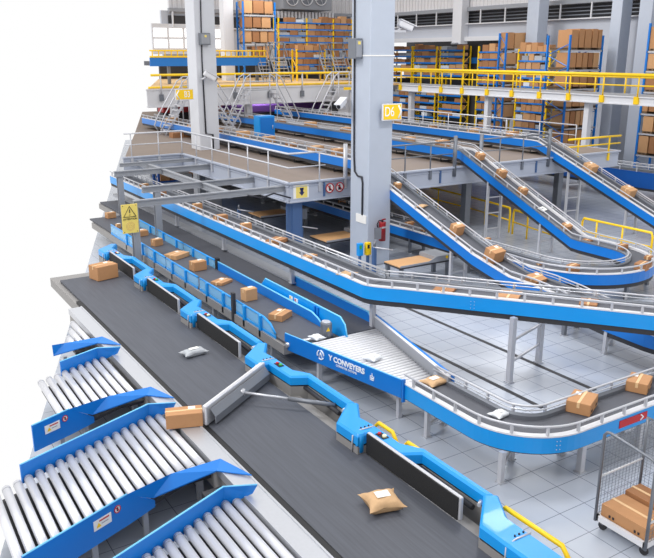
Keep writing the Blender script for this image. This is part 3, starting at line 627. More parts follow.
def railing(name, label, pts, posts, z=MZ, h=1.05, m='ggrey', r=.032, mid=True, tall=(), foot=True, cat='railing', group='railings of the platform', rm=None, tallh=.22, closed_end=False):
    t = thing(name, label, cat, (pts[0][0], pts[0][1], z), group)
    MB().tube([(x,y,z+h) for x, y in pts], r, 8).build('top_rail', m, t)
    if mid: MB().tube([(x,y,z+h*.52) for x, y in pts], r*.75, 6).build('middle_rail', m, t)
    for x, y in posts:
        q = MB(); q.tube([(x,y,z-.25 if foot else z),(x,y,z+h)], r*.85, 8); q = q.build('post', m, t)
        if foot: MB().box(x-.06,x+.06,y-.05,y+.05,z-.42,z-.05).build('post_bracket', m, q)
    for x, y in tall: MB().tube([(x,y,z-.4),(x,y,z+h+tallh)], .085, 10).build('tall_post', m, t)
    return t
lin = lambda a, b, n: [(a[0]+(b[0]-a[0])*i/(n-1), a[1]+(b[1]-a[1])*i/(n-1)) for i in range(n)]
ex = MXL-.06; ey = MYF-.06
railing('platform_railing', 'grey railing along the platform edge above the steel beams, up to the corner with signs', [(10.7,MYB-.06),(ex,MYB-.06),(ex,ey),(15.0,ey)], [(11.0,MYB-.06),(12.3,MYB-.06)] + lin((ex,MYB-.06),(ex,25.6),6) + [(14.75,ey)], tall=[(15.9,ey)], m='alum')
railing('platform_railing', 'short grey railing between the front pillar and the middle slope', [(17.1,ey),(21.45,ey)], [(17.6,ey),(18.75,ey),(20.05,ey)], tall=[(21.35,ey)])
railing('platform_railing', 'short grey railing between the middle slope and the far slope', [(22.75,ey),(27.0,ey)], [(23.9,ey),(25.3,ey)], tall=[(22.8,ey),(26.95,ey)])
railing('platform_railing', 'long pale railing along the far right side of the platform', [(31.6,26.5),(31.6,56)], lin((31.6,26.5),(31.6,56),13), m='alum')
railing('yellow_platform_railing', 'yellow railing on the platform front beside the far slope', [(28.2,ey),(31.9,ey)], [(28.9,ey),(31.1,ey)], m='yellow', r=.05, h=.72, cat='railing', group='yellow railings')

# signs on the edge beam by the corner
def disc(parent, c, u, n, r, sym):
    up = V(0,0,1); ring = [c + u*r*math.cos(a) + up*r*math.sin(a) for a in [i*math.pi/12 for i in range(24)]]
    MB().add([c]+ring, [(0,i+1,(i+1)%24+1) for i in range(24)]).build('disc', 'label', parent)
    MB().tube([p+n*.01 for p in ring], r*.11, 6, True).build('red_ring', 'red', parent)
    s = MB(); s.obox(c+n*.008+up*r*.35, u*r*.3, n*.01, up*r*.5); s.obox(c+n*.008-up*r*.25, u*r*(.7 if sym else .45), n*.01, up*r*.6); s.build('symbol', 'ink', parent)
    MB().tube([c+n*.02-u*r*.68+up*r*.68, c+n*.02+u*r*.68-up*r*.68], r*.1, 6).build('red_slash', 'red', parent)
yb = MYF - .045
t = thing('arrow_sign', 'yellow square sign with a dark downward arrow at the platform corner', 'sign', (13.95,yb,2.3))
MB().box(13.63, 14.29, yb-.012, yb, 2.24, 2.74).build('backing', 'label', t); MB().box(13.74, 14.22, yb-.02, yb-.012, 2.26, 2.72).build('panel', 'ylsign', t)
s = MB(); s.add([(13.86,yb-.024,2.47),(13.98,yb-.024,2.33),(14.10,yb-.024,2.47)], [(0,1,2)]); s.box(13.92,14.04,yb-.026,yb-.022,2.46,2.60); s.box(13.90,14.06,yb-.026,yb-.022,2.56,2.63); s.build('arrow', 'inkb', t)
for x, lab, sy in ((15.18,'round prohibition sign, left of the two red-ringed signs on the platform beam',0),(15.62,'round prohibition sign, right of the two red-ringed signs on the platform beam',1)):
    t = thing('prohibition_sign', lab, 'sign', (x, yb-.06, 2.35), 'prohibition signs on the platform beam'); disc(t, V(x,yb-.055,2.52), V(1,0,0), V(0,-1,0), .17, sy)

# ------------------------------------------------------------------ pillars
def pillar(x0, y0, w, dpt, z1, label, m='conc', z0=0):
    t = thing('concrete_pillar', label, 'pillar', (x0+w/2, y0+dpt/2, z0)); MB().box(x0, x0+w, y0, y0+dpt, z0, z1).build('shaft', m, t, bevel=.03); return t
P2 = pillar(15.25, 21.6, 1.0, 1.12, 14, 'large square pillar in the middle carrying the D6 sign and fire extinguisher')
MB().box(15.235, 16.265, 21.585, 22.735, 7.28, 7.32).build('seam_band', 'label', P2)
MB().box(15.22, 15.25, 21.68, 22.3, 1.55, 1.85).build('access_plate', 'label', P2)
P1 = pillar(14.64, 35.0, 1.05, 1.1, 16, 'white square pillar on the left carrying the B3 sign and security camera', 'conc2')
# cables
def cable(pts, label): tag(MB().tube(pts, .03, 6).build('cable', 'ink'), label, 'cable')
xx = 15.21
cable([(xx,22.55,14),(xx,22.45,3.9),(xx,22.4,3.35),(xx,22.2,3.2),(xx,21.95,3.2),(xx,21.9,3.0),(xx,21.9,1.85)], 'thin black cable running down the middle pillar with a jog')
c0 = [onY(34.96, 200.5, 0), onY(34.96, 202, 60), onY(34.96, 206, 133.5), onY(34.96, 213, 134.5), onY(34.96, 213.5, 150)]
cable([tuple(p) for p in c0], 'black cable running down the white left pillar')
def jbox(a, b, label):
    t = thing('junction_box', label, 'junction box', a); s = MB().box(a[0],b[0],a[1],b[1],a[2],b[2]); s.build('casing', 'ggrey', t, bevel=.02)
    MB().box(a[0]+.04,b[0]-.04,a[1]-.02,a[1],a[2]+.06,b[2]-.06).build('cover', 'grey', t); MB().box((a[0]+b[0])/2-.05,(a[0]+b[0])/2+.05,a[1]-.03,a[1]-.02,b[2]-.2,b[2]-.1).build('sticker', 'ylsign', t)
q0 = onY(34.9, 199.5, 45); q1 = onY(34.9, 209, 33); jbox((q0.x,34.75,q0.z),(q1.x,35.0,q1.z), 'grey junction box on the white left pillar')
jbox((14.95,22.05,7.2),(15.25,22.5,7.86), 'grey junction box on the side of the middle pillar')
def camera_unit(p, aim, label, s=1.):
    t = thing('security_camera', label, 'security camera', p); p = V(*p); aim = V(*aim).normalized()
    u = aim.cross(V(0,0,1)).normalized(); w = u.cross(aim)
    MB().obox(p, aim*.52*s, u*.22*s, w*.2*s).build('body', 'white', t, bevel=.05*s); MB().obox(p+w*.11*s+aim*.04, aim*.58*s, u*.26*s, w*.03*s).build('sun_shield', 'white', t)
    MB().tube([p+aim*.26*s, p+aim*.28*s], .07*s, 12).build('lens', 'ink', t); MB().tube([p-w*.1*s-aim*.12, p-w*.25*s-aim*.2*s, p-w*.25*s-aim*.2*s+V(.12,.2,0)*s], .035*s, 8).build('bracket', 'alum', t); return t
q = onY(34.6, 210, 76); camera_unit(tuple(q), (.75,-.2,-.45), 'white security camera on the white left pillar above the B3 sign', 1.25)
q = onX(15.05, 344, 103); camera_unit((14.85, q.y-.15, q.z), (-.9,-.55,-.45), 'white security camera on the left side of the middle pillar')
q = onY(22.2, 399.5, 26); tcam = camera_unit((q.x+.1, 22.0, q.z), (.9,-.2,-.35), 'white lamp-like camera high on the right side of the middle pillar', 1.1); MB().box(16.24, q.x+.1, 21.96, 22.04, q.z-.22, q.z-.14).build('wall_arm', 'alum', tcam)
# flag signs
def flag(px0, px1, py0, py1, Y, body, arrow_left, label, tilt):
    a = onY(Y, px0, py0); b = onY(Y, px1, py0); c = onY(Y, px0, py1); z1_, z0_ = a.z, c.z; t = thing('location_sign', label, 'sign', ((a.x+b.x)/2, Y, z0_), 'yellow location signs on pillars')
    MB().box(a.x, b.x, Y, Y+.06, z0_, z1_).build('board', 'white', t); w = b.x-a.x; h = z1_-z0_; e = h*.06
    MB().box(a.x+e, b.x-e, Y-.01, Y, z0_+e, z1_-e).build('panel', 'yellow', t)
    text('lettering', body, h*.82, ((a.x+b.x)/2 + (.14*w if arrow_left else -.16*w), Y-.014, (z0_+z1_)/2), (1,0,0), (0,0,1), 'whiteink', t, bold=.0, xs=.72)
    s = -1 if arrow_left else 1; cx = a.x+.12*w if arrow_left else b.x-.12*w; zc_ = (z0_+z1_)/2
    MB().tube([(cx-s*.07*w,Y-.012,zc_+h*.38),(cx+s*.07*w,Y-.012,zc_),(cx-s*.07*w,Y-.012,zc_-h*.38)], h*.055, 6).build('arrow', 'whiteink', t)
flag(175.3, 193.2, 89.3, 100.2, 34.7, 'B3', True, 'yellow sign with white B3 and left arrow on the white pillar', 0)
flag(383, 402, 104, 120.8, 21.35, 'D6', False, 'yellow sign with white D6 and right arrow on the middle pillar', 0)
# fire extinguisher
q = onY(21.42, 382, 240.5); t = thing('fire_extinguisher', 'red fire extinguisher hanging on the middle pillar', 'fire extinguisher', tuple(q)); x, y, z = q
s = MB().tube([(x,y,z),(x,y,z+.58),(x,y,z+.64),(x,y,z+.68)], .125, 16); s.build('cylinder', 'dred', t)
MB().tube([(x,y,z+.68),(x,y,z+.76)], .04, 10).build('valve', 'ink', t); MB().obox((x+.03,y-.05,z+.78), (.14,0,0), (0,.05,0), (0,0,.04)).build('handle', 'dred', t)
MB().tube([(x,y,z+.74),(x-.16,y,z+.74),(x-.23,y,z+.6),(x-.16,y,z+.42)], .02, 6).build('hose', 'ink', t)
MB().box(x-.11,x+.11,y-.128,y-.118,z+.47,z+.53).build('band', 'alum', t); MB().box(x-.06,x+.06,y+.1,21.6,z+.3,z+.36).build('bracket', 'ggrey', t)

# ------------------------------------------------------------------ steel frame over the belts
t = thing('steel_portal_frame', 'grey steel frame of beams and posts spanning the infeed belts', 'steel frame', (10, 27, 0))
def hbeam(a, b, w=.16, h=.19, nm='cross_beam'):
    a = V(*a); b = V(*b); u = (b-a).normalized(); n = V(-u.y,u.x,0); c = (a+b)/2; s = MB()
    s.obox(c, b-a, n*.05, (0,0,h)); s.obox(c+V(0,0,h/2), b-a, n*w, (0,0,.04)); s.obox(c-V(0,0,h/2), b-a, n*w, (0,0,.04)); s.build(nm, 'grey', t)
hbeam((7.75,24.4,2.6),(13.5,24.4,2.6)); hbeam((8.9,26.9,2.6),(13.5,26.9,2.6)); hbeam((9.2,31.2,2.6),(13.5,31.2,2.6))
hbeam((11.3,MYB,2.55),(11.3,24.5,2.55), .16, .2); hbeam((10.0,33.0,2.7),(13.5,33.0,2.7), .1, .12)
for x, y, z0 in ((7.78,24.45,0),(9.47,26.95,0),(9.45,31.3,0)):
    s = MB(); s.box(x-.11,x+.11,y-.12,y-.09,z0,2.52); s.box(x-.11,x+.11,y+.09,y+.12,z0,2.52); s.box(x-.02,x+.02,y-.1,y+.1,z0,2.52); s.build('post', 'grey', t)
# warning sign
t = thing('warning_sign', 'tall pale yellow warning sign with black triangle on the frame post', 'sign', (7.6,24.2,1.2))
Y = 24.22; a = onY(Y, 120.6, 205); b = onY(Y, 137, 204); c = onY(Y, 123, 234); x0, x1, z0_, z1_ = a.x, b.x, c.z, a.z; w_ = x1-x0; h_ = z1_-z0_
MB().box(x0,x1,Y-.02,Y,z0_,z1_).build('board', 'ylsign', t, bevel=.008)
cx = (x0+x1)/2; yt = Y-.03
MB().tube([(cx-w_*.38,yt,z0_+h_*.57),(cx+w_*.38,yt,z0_+h_*.57),(cx,yt,z0_+h_*.93)], .014, 6, True).build('triangle', 'ink', t)
MB().tube([(cx,yt,z0_+h_*.82),(cx,yt,z0_+h_*.70)], .015, 6).build('exclamation_mark', 'ink', t); MB().tube([(cx,yt,z0_+h_*.645),(cx,yt,z0_+h_*.625)], .014, 6).build('exclamation_mark', 'ink', t)
text('lettering', 'ATTENTION', .085, (cx, yt, z0_+h_*.49), (1,0,0), (0,0,1), 'ink', t)
s = MB()
for r_ in (.05,.1,.14): s.tube([(cx+r_*math.cos(a_),Y-.022,z0_+h_*.24+r_*math.sin(a_)) for a_ in [i*math.pi/8 for i in range(16)]], .005, 4, True)
s.build('printed_drawing', 'wood', t)
for i, j in ((.1,.95),(.9,.95),(.1,.05),(.9,.05)): MB().tube([(x0+w_*i,Y-.02,z0_+h_*j),(x0+w_*i,Y-.03,z0_+h_*j)], .014, 8).build('screw', 'ink', t)
cable([(13.5,24.0,2.3),(12.9,24.2,2.5),(12.5,24.35,2.35),(11.9,24.3,2.5)], 'loose black cable drooping by the platform corner')

# ------------------------------------------------------------------ packing tables and stands
def table(x0, x1, y0, y1, z, label):
    t = thing('packing_table', label, 'table', ((x0+x1)/2,(y0+y1)/2,0), 'packing tables under the platform')
    MB().box(x0,x1,y0,y1,z-.03,z+.0).build('tabletop', 'wood', t); MB().box(x0,x1,y0,y1,z-.09,z-.03).build('frame', 'dark', t)
    xm = x0+(x1-x0)*.55
    MB().plate([(x0,y0-.02,z+.03),(xm,y0-.02,z+.03),(xm+.3,y0-.02,z+.16),(x1,y0-.02,z+.16)], [(x0,y0-.02,z-.03),(xm,y0-.02,z-.03),(xm+.3,y0-.02,z-.03),(x1,y0-.02,z-.03)], (0,.03,0)).build('raised_lip', 'grey', t)
    s = MB(); s.box(xm+.3,x1,y0,y1,z+.0,z+.14); s.build('scale_unit', 'grey', t); MB().tube([(x1-.25,y0-.03,z+.09),(x1-.25,y0-.045,z+.09)], .05, 12).build('round_sticker', 'yellow', t)
    for x in (x0+.1, x1-.1):
        for y in (y0+.08, y1-.08): MB().box(x-.06,x+.06,y-.06,y+.06,0,z-.09).build('leg', 'ggrey', t)
table(14.75, 16.95, 19.0, 19.9, .66, 'packing table with wooden top in front of the middle pillar')
table(14.6, 16.9, 23.3, 24.5, .66, 'packing table with wooden top left of the middle pillar')
table(14.6, 17.0, 28.6, 29.8, .66, 'packing table with pale top farthest back under the platform')
def stand(x, y, label, panel=True):
    t = thing('scanner_stand', label, 'stand', (x,y,0)); MB().box(x-.06,x+.06,y-.06,y+.06,0,.95).build('post', 'slate', t)
    MB().tube([(x-.05,y,.95),(x+.5,y-.4,.86)], .03, 6).build('arm', 'alum', t); MB().tube([(x,y,.95),(x+.02,y,1.15)], .05, 8).build('joint', 'ggrey', t)
    if panel: MB().obox((x+.12,y-.02,1.42), (.22,-.1,0), (.02,.04,0), (0,0,.4)).build('display', 'ggrey', t)
    return t
stand(14.95, 20.75, 'grey display stand in front of the middle pillar'); stand(14.5, 25.0, 'grey display stand left of the middle pillar'); stand(13.9, 29.3, 'slim blue stand with white arm beside the farthest packing table', False)
for x, y, m_, lab in ((14.62,21.15,'sky','bright blue control pendant on a short post beside the middle pillar'),(14.92,21.1,'yellow','yellow control pendant on a short post beside the middle pillar')):
    t = thing('control_pendant', lab, 'control box', (x,y,0)); MB().box(x-.04,x+.04,y-.04,y+.04,0,.6).build('post', 'slate', t)
    MB().box(x-.1,x+.1,y-.08,y+.08,.6,1.05).build('box', m_, t, bevel=.02); MB().box(x-.07,x+.02,y-.09,y-.08,.85,.98).build('screen', 'ink' if m_ == 'yellow' else 'green', t)

# ------------------------------------------------------------------ yellow floor guard rails
def floor_rail(pts, label, posts, h=1.05):
    t = thing('yellow_floor_rail', label, 'guard rail', (pts[0][0],pts[0][1],0), 'yellow floor guard rails')
    a, b = pts[0], pts[-1]
    MB().tube([(a[0],a[1],0),(a[0],a[1],h-.15),(a[0]+(pts[1][0]-a[0])*.04,a[1]+(pts[1][1]-a[1])*.04,h)] + [(x,y,h) for x,y in pts[1:-1]] + [(b[0]+(pts[-2][0]-b[0])*.04,b[1]+(pts[-2][1]-b[1])*.04,h),(b[0],b[1],h-.15),(b[0],b[1],0)], .042, 8).build('top_rail', 'yellow', t)
    MB().tube([(x,y,h*.5) for x,y in pts], .032, 6).build('middle_rail', 'yellow', t)
    for x, y in posts: MB().tube([(x,y,0),(x,y,h)], .036, 8).build('post', 'yellow', t)
floor_rail([(24.6,19.9),(24.6,18.3),(24.6,16.7)], 'bright yellow guard rail on the floor beside the loop', [(24.6,19.2),(24.6,18.0)])
floor_rail([(24.0,25.9),(23.8,24),(23.6,22.9)], 'yellow guard rail in the shade behind the tall ladder legs', [(23.8,24.6)])
floor_rail([(23.5,22.6),(23.3,21.5),(23.0,20.0)], 'yellow guard rail right of the tall ladder legs', [(23.3,21.6)])
floor_rail([(24.3,33),(24.2,30),(24.0,26.2)], 'long yellow guard rail deep under the platform', [(24.3,31.5),(24.25,30),(24.1,28.2)])

# ------------------------------------------------------------------ roll cage
t = thing('roll_cage_trolley', 'grey wire roll cage trolley at the right edge, loaded with flat cartons', 'roll cage', (9.75, 6.3, 0))
x0, x1, y0, y1 = 9.28, 10.35, 5.78, 6.70
s = MB(); s.box(x0,x1,y0,y0+.05,.17,.27); s.box(x0,x1,y1-.05,y1,.17,.27); s.box(x0,x0+.05,y0,y1,.17,.27); s.box(x1-.05,x1,y0,y1,.17,.27); s.build('base_frame', 'white', t)
MB().box(x0+.04,x1-.04,y0+.04,y1-.04,.2,.24).build('base_plate', 'alum', t)
for x in (x0+.1, x1-.1):
    for y in (y0+.08, y1-.08):
        c = MB().tube([(x-.02,y,.07),(x+.02,y,.07)], .07, 16).build('caster', 'rubber', t); MB().box(x-.035,x+.035,y-.03,y+.03,.1,.18).build('fork', 'ggrey', c)
MB().tube([(x0,y1,.16),(x0,y1,1.68),(x0,y1-.05,1.74),(x0,y1-.1,1.75),(x0,y0+.1,1.66),(x0,y0+.04,1.64),(x0,y0,1.58),(x0,y0,.16)], .024, 10).build('end_frame', 'ggrey', t)
MB().tube([(x1,y1,.16),(x1,y1,1.68),(x1,y0,1.68),(x1,y0,.16)], .024, 10).build('end_frame', 'ggrey', t)
def meshp(a, b, z0, z1, nm, nu, nv):
    a = V(*a); b = V(*b); s = MB()
    for i in range(nu+1): p = a.lerp(b, i/nu); s.tube([p+V(0,0,z0), p+V(0,0,z1)], .0035, 4)
    for j in range(nv+1): z = z0+(z1-z0)*j/nv; s.tube([a+V(0,0,z), b+V(0,0,z)], .0035, 4)
    return s.build(nm, 'ggrey', t)
meshp((x0,y1,0),(x1,y1,0),.28,1.62,'wire_panel',13,24); meshp((x1,y0,0),(x1,y1,0),.28,1.62,'wire_panel',12,24); meshp((x0+.05,y0,0),(x1,y0,0),.28,1.5,'wire_panel',13,20)
for z in (.95,): MB().tube([(x0,y1,z),(x1,y1,z)], .016, 8).build('cross_rail', 'white', t)
MB().tube([(x0,y0,.62),(x1,y0,.62)], .016, 8).build('cross_rail', 'white', t)
G = 'cartons in the roll cage'
parcel((9.62,6.24,.245), .84, .54, .21, -math.pi/2, 'wide flat carton at the front of the roll cage', m='card', group=G, marks=True, lab=False)
parcel((10.11,6.24,.245), .84, .38, .27, -math.pi/2, 'flat carton behind the front one in the roll cage', m='card2', group=G, lab=False)
parcel((10.1,5.98,.53), .34, .36, .3, 0, 'carton stacked on the rear carton in the roll cage', m='card2', group=G)
parcel((10.08,6.0,.86), .3, .3, .24, .2, 'topmost small carton in the roll cage', m='card3', group=G)

# ------------------------------------------------------------------ parcels on the belts
B = .8
auto(86.5,115,261,284,B,'brown parcel alone on the sorting belt at the upper left', .25)
bag(tuple(at(194,355,B)), .62, .34, .16, .12, 'grey plastic wrapped pack lying on the sorting belt', 'greypoly', 'plastic_wrapped_pack')
bag(tuple(at(382,507,B)), .6, .54, .22, -.25, 'crumpled kraft paper mailer on the sorting belt near the front', 'paper')
parcel((4.50,12.10,.815), .66, .34, .27, -.34, 'brown parcel being pushed off the belt by the swung paddle')
for i, (a_, b_, c_, d_, r_) in enumerate(((103.8,115,211,220,.2),(115,120.6,223.5,229,.2),(130,147,228,238.5,.1),(150,162,237.5,248,.3),(163,187,249,261.5,.5),(188,206,259,273.5,.1),(210,231,277,287,.5),(240,257,287,304,.1),(268,291.5,309,323.5,.55))):
    lab = ('parcel at the far upper end of the infeed belt behind a steel post','tiny parcel beside the warning sign on the infeed belt','flat wide parcel just right of the warning sign','small cube parcel right of the warning sign, on the infeed belt','long flat parcel with tape above the clear blue guard','square parcel near the black end post of the centre guard','small flat parcel in the middle of the infeed belt','tall square parcel beside the tall blue guard','last flat parcel before the roller table')[i]
    auto(a_,b_,c_,d_,B,'brown '+lab, r_, m=('card','card3','card')[i%3])
EB = 1.9
for i, (a_, b_, c_, d_, r_, lab) in enumerate(((137,148,182,188,.2,'parcel at the far left of the raised conveyor'),(159,166,190,196,.2,'small parcel under the second steel beam on the raised conveyor'),(191.5,202,202.5,211.5,.1,'cube parcel under the front steel beam on the raised conveyor'),(212.5,227.5,213,223.5,.1,'wide parcel on the raised conveyor left of the farthest table'),
    (239.5,251.5,222,232.5,.1,'square parcel on the raised conveyor below the farthest table'),(265,287,235,246.5,.5,'flat parcel on the raised conveyor before the slate post'),(301,317.5,252.5,260.5,.5,'small flat parcel on the raised conveyor after the slate post'),(432,461,285.5,296.5,.6,'long parcel on the raised conveyor just after its bend'),(497,528,290,303,.6,'long parcel where the nearest slope passes behind the raised conveyor'),(580,605,299,309,.6,'flat parcel near the right end of the raised conveyor'))):
    auto(a_,b_,c_,d_,EB,'brown '+lab, r_, m=('card','card2')[i%2], lab=(i%2==0))
bag(tuple(at(347,275,EB)), .5, .4, .08, .4, 'flat beige padded bag on the raised conveyor beside the middle pillar', 'paper', 'padded_bag', lab=False)
DB = .88
bag(tuple(at(434,384,DB)), .55, .42, .13, .1, 'pale paper mailer at the start of the curved conveyor', 'paper')
bag(tuple(at(500,416,DB)), .42, .3, .1, .1, 'white plastic pack on the bend of the curved conveyor', 'poly', 'plastic_wrapped_pack')
auto(568,605.5,394,419,DB,'brown parcel with label on the curved conveyor above the roll cage', .45, marks=True)
auto(628,660,375.5,397,DB,'brown parcel at the right edge on the curved conveyor', .45, marks=True)
bag(tuple(at(317,339,.84)), .32, .36, .1, .1, 'white plastic pack at the top of the roller table', 'poly', 'plastic_wrapped_pack'); bag(tuple(at(373,360,.84)), .4, .36, .12, .3, 'white plastic pack in the middle of the roller table', 'poly', 'plastic_wrapped_pack')
def ramp_parcel(px, py, X, wd, hh, label, ang, m='card', ratio=.9, rot=.1):
    p = onX(X, px, py); dd = (p-CAM).dot(FW); k = dd/760; a = wd*k*.78
    return parcel(p, a, a*ratio, hh*k*.7, rot, label, ang, m)
s1 = math.atan((3.5-1.31)/(23.9-17.2)); s2 = math.atan(.409); s3 = math.atan(.38)
for px, py, w_, h_, lab in ((396.5,189,9,9,'topmost parcel on the nearest slope, half hidden by the pillar'),(455.5,234,15,15,'square parcel in the middle of the nearest slope'),(492.5,260,21,18,'large parcel with label on the nearest slope'),(534,285,22,14,'lowest parcel on the nearest slope, close to the raised conveyor')):
    ramp_parcel(px,py,X1+.42,w_,h_,'brown '+lab,s1, ratio=.8)
p = onX(X1+.42, 422, 208); bag(tuple(p+V(0,0,.02)), .5, .3, .1, .5, 'flat kraft bag on the nearest slope below the topmost parcel', 'paper', lab=False)
for px, py, w_, h_, lab in ((479,159,10,9,'topmost parcel on the middle slope'),(500,177,11,11,'second parcel from the top of the middle slope'),(521,195,10.5,11,'third parcel from the top of the middle slope'),(565,230,11,9.5,'lowest parcel on the middle slope')):
    ramp_parcel(px,py,X2+.42,w_,h_,'brown '+lab,s2)
p = onX(X2+.42, 542.5, 210); t = thing('white_envelope', 'white envelope on the middle slope between two parcels', 'envelope', tuple(p)); 
ta = Matrix.Rotation(s2,3,'X') @ Matrix.Rotation(.2,3,'Z'); MB().obox(p+V(0,0,.04), ta@V(.34,0,0), ta@V(0,.24,0), ta@V(0,0,.03)).build('sleeve', 'label', t, bevel=.008); MB().obox(p+V(0,0,.058), ta@V(.1,0,0), ta@V(0,.07,0), ta@V(0,0,.004)).build('stamp', 'grey', t)
for px, py, w_, h_, lab in ((588.5,172,15,12,'upper parcel on the far slope'),(626,196,16,13,'lower parcel on the far slope')):
    ramp_parcel(px,py,X3+.42,w_,h_,'brown '+lab,s3, m='card3')
LB = .88
for a_, b_, c_, d_, r_, lab in ((618,630,243,251.5,.1,'square parcel on the loop just after the middle slope'),(636,656,260,273,.3,'big parcel at the far end of the loop by the photo edge'),(645,656,254.5,261,.3,'thin parcel behind the big one at the end of the loop'),(567,582,263,275,.2,'parcel on the near side of the loop'),(537,545,262,266,.2,'tiny parcel on the near side of the loop, partly hidden'),(583,596,238.5,243,.3,'very flat parcel at the foot of the middle slope'),(484,492,237,242,.2,'tiny parcel behind the nearest slope'),(405,418,220,227,.2,'parcel on the lower conveyor right of the middle pillar'),(421,436,227,233,.2,'flat parcel on the lower conveyor under the nearest slope'),(338,346,199,205,.1,'parcel on the lower conveyor left of the middle pillar')):
    auto(a_,b_,c_,d_,LB,'brown '+lab, r_, m='card2', lab=False)

# ------------------------------------------------------------------ walls
def wallX(name, x, y0, y1, z0, z1, m='wallgrey', th=.3): return struct(MB().box(x, x+th, y0, y1, z0, z1).build(name, m))
def wallY(name, y, x0, x1, z0, z1, m='wallgrey', th=.3): return struct(MB().box(x0, x1, y, y+th, z0, z1).build(name, m))
wallX('wall_right', 46, 22, 46.6, 0, 9.85); wallX('wall_right', 46, 46.6, 66, 8.75, 9.85)
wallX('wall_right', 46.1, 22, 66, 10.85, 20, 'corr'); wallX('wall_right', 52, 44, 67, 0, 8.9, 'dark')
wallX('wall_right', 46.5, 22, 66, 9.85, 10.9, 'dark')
struct(MB().box(45.6, 46.05, 46.6, 66, 8.45, 8.8).build('trim_1', 'offwhite')); struct(MB().box(45.75, 46.1, 22, 66, 10.85, 11.15).build('trim_2', 'grey'))
struct(MB().box(45.7, 46.2, 22, 66, 9.78, 9.86).build('trim_3', 'white'))
for i in range(15):
    y = 24 + i*2.8; f = MB().box(45.72, 45.8, y-.05, y+.05, 9.8, 10.9).build('trim_4', 'white'); struct(f)
for z in (10.1, 10.35, 10.6): struct(MB().tube([(46.2,22,z),(46.2,66,z)], .05, 6).build('trim_5', 'ggrey'))
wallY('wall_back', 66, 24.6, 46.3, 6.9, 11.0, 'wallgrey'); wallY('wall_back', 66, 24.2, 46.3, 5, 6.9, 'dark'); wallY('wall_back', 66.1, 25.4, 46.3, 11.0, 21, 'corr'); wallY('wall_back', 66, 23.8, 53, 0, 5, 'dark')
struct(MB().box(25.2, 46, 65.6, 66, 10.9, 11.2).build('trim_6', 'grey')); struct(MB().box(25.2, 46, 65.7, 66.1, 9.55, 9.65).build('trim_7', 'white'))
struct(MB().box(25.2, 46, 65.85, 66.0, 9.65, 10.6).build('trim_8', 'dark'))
for i in range(12): x = 25.5 + i*1.85; struct(MB().box(x-.05, x+.05, 65.6, 65.8, 9.6, 10.9).build('trim_9', 'white'))
# window on the far left, daylight behind
q0 = onY(65.9, 150, 27); q1 = onY(65.9, 187, 49.5)
day = bpy.data.materials.new('daylight'); day.use_nodes = True; nb = day.node_tree.nodes['Principled BSDF']; nb.inputs['Emission Color'].default_value = (1,1,1,1); nb.inputs['Emission Strength'].default_value = 1.1; nb.inputs['Base Color'].default_value = (.9,.9,.9,1)
X0w = q0.x+.1; X1w = q0.x+7.2; W = thing('window_1', 'x', 'x', ((X0w+X1w)/2, 65.8, q1.z)); del W['label']; del W['category']; struct(W)
struct(MB().box(X0w, X1w, 65.78, 65.98, q1.z-.4, q0.z+.3).build('window_surround', 'offwhite', W))
n = 5; wx = (X1w-X0w)/n
for i in range(n):
    for j in range(2):
        z0_ = q1.z + (q0.z-q1.z)/2*j + .12; z1_ = q1.z + (q0.z-q1.z)/2*(j+1) - .08
        o = MB().box(X0w+wx*i+.14, X0w+wx*(i+1)-.1, 65.74, 65.77, z0_, z1_).build('pane', day, W)
# wall pillars
def wp(plane, pos, pxa, pxb, depth, label, m='conc', z1=20, py=30, z0=0):
    if plane == 'X': a = onX(pos, pxb, py).y; b = onX(pos, pxa, py).y; s = MB().box(pos, pos+depth, a, b, z0, z1); c = (pos,(a+b)/2,z0)
    else: a = onY(pos, pxa, py).x; b = onY(pos, pxb, py).x; s = MB().box(a, b, pos, pos+depth, z0, z1); c = ((a+b)/2,pos,z0)
    t = thing('wall_pillar', label, 'pillar', c, 'pillars along the far walls'); s.build('shaft', m, t, bevel=.03); MB().box(c[0]-.3,c[0]+.3,c[1]-.3,c[1]+.3,z0,z0+.12).build('plinth','grey',t)
wp('X', 45.2, 452, 461, .8, 'pale wall pillar between the two vent strips in the back right', 'offwhite', z0=8.2); wp('X', 43.4, 526, 537.5, 1.0, 'wide pale pillar rising behind the yellow shelving on the right')
wp('X', 43.6, 609.5, 620, 1.0, 'wide pale pillar right of the blue pallet rack'); wp('X', 43.4, 637, 650, 2.6, 'pale pillar at the right edge beside the edge pallet rack')
wp('Y', 59, 224, 234, .8, 'pale pillar left of the tall blue pallet rack', 'offwhite', z0=5.2)
# ventilation unit
a = onY(64, 283, 9); b = onY(64, 332, -22)
t = thing('ventilation_unit', 'grey wall ventilation unit with three round fans above the yellow shelving', 'ventilation unit', ((a.x+b.x)/2, 64, a.z))
MB().box(a.x, b.x, 64, 65.9, a.z, b.z).build('casing', 'grey', t, bevel=.05)
for px in (292.5, 307, 321):
    c = onY(63.9, px, -1.5); r_ = .6; f = MB().tube([(c.x+r_*math.cos(q),63.9,c.z+r_*math.sin(q)) for q in [i*math.pi/12 for i in range(24)]], .05, 6, True).build('fan_ring', 'white', t)
    MB().tube([(c.x,63.97,c.z),(c.x,63.93,c.z)], r_-.04, 24).build('fan_grille', 'ggrey', f)
    for k in range(4): MB().tube([(c.x,63.9,c.z),(c.x+r_*math.cos(k*1.57+.4),63.9,c.z+r_*math.sin(k*1.57+.4))], .02, 5).build('fan_spoke', 'white', f)
for i in range(18): x = a.x-.5+i*(b.x-a.x+1)/17; MB().box(x-.1, x+.1, 64.6, 64.75, a.z-.75, a.z-.15).build('hanging_slat', 'white', t)

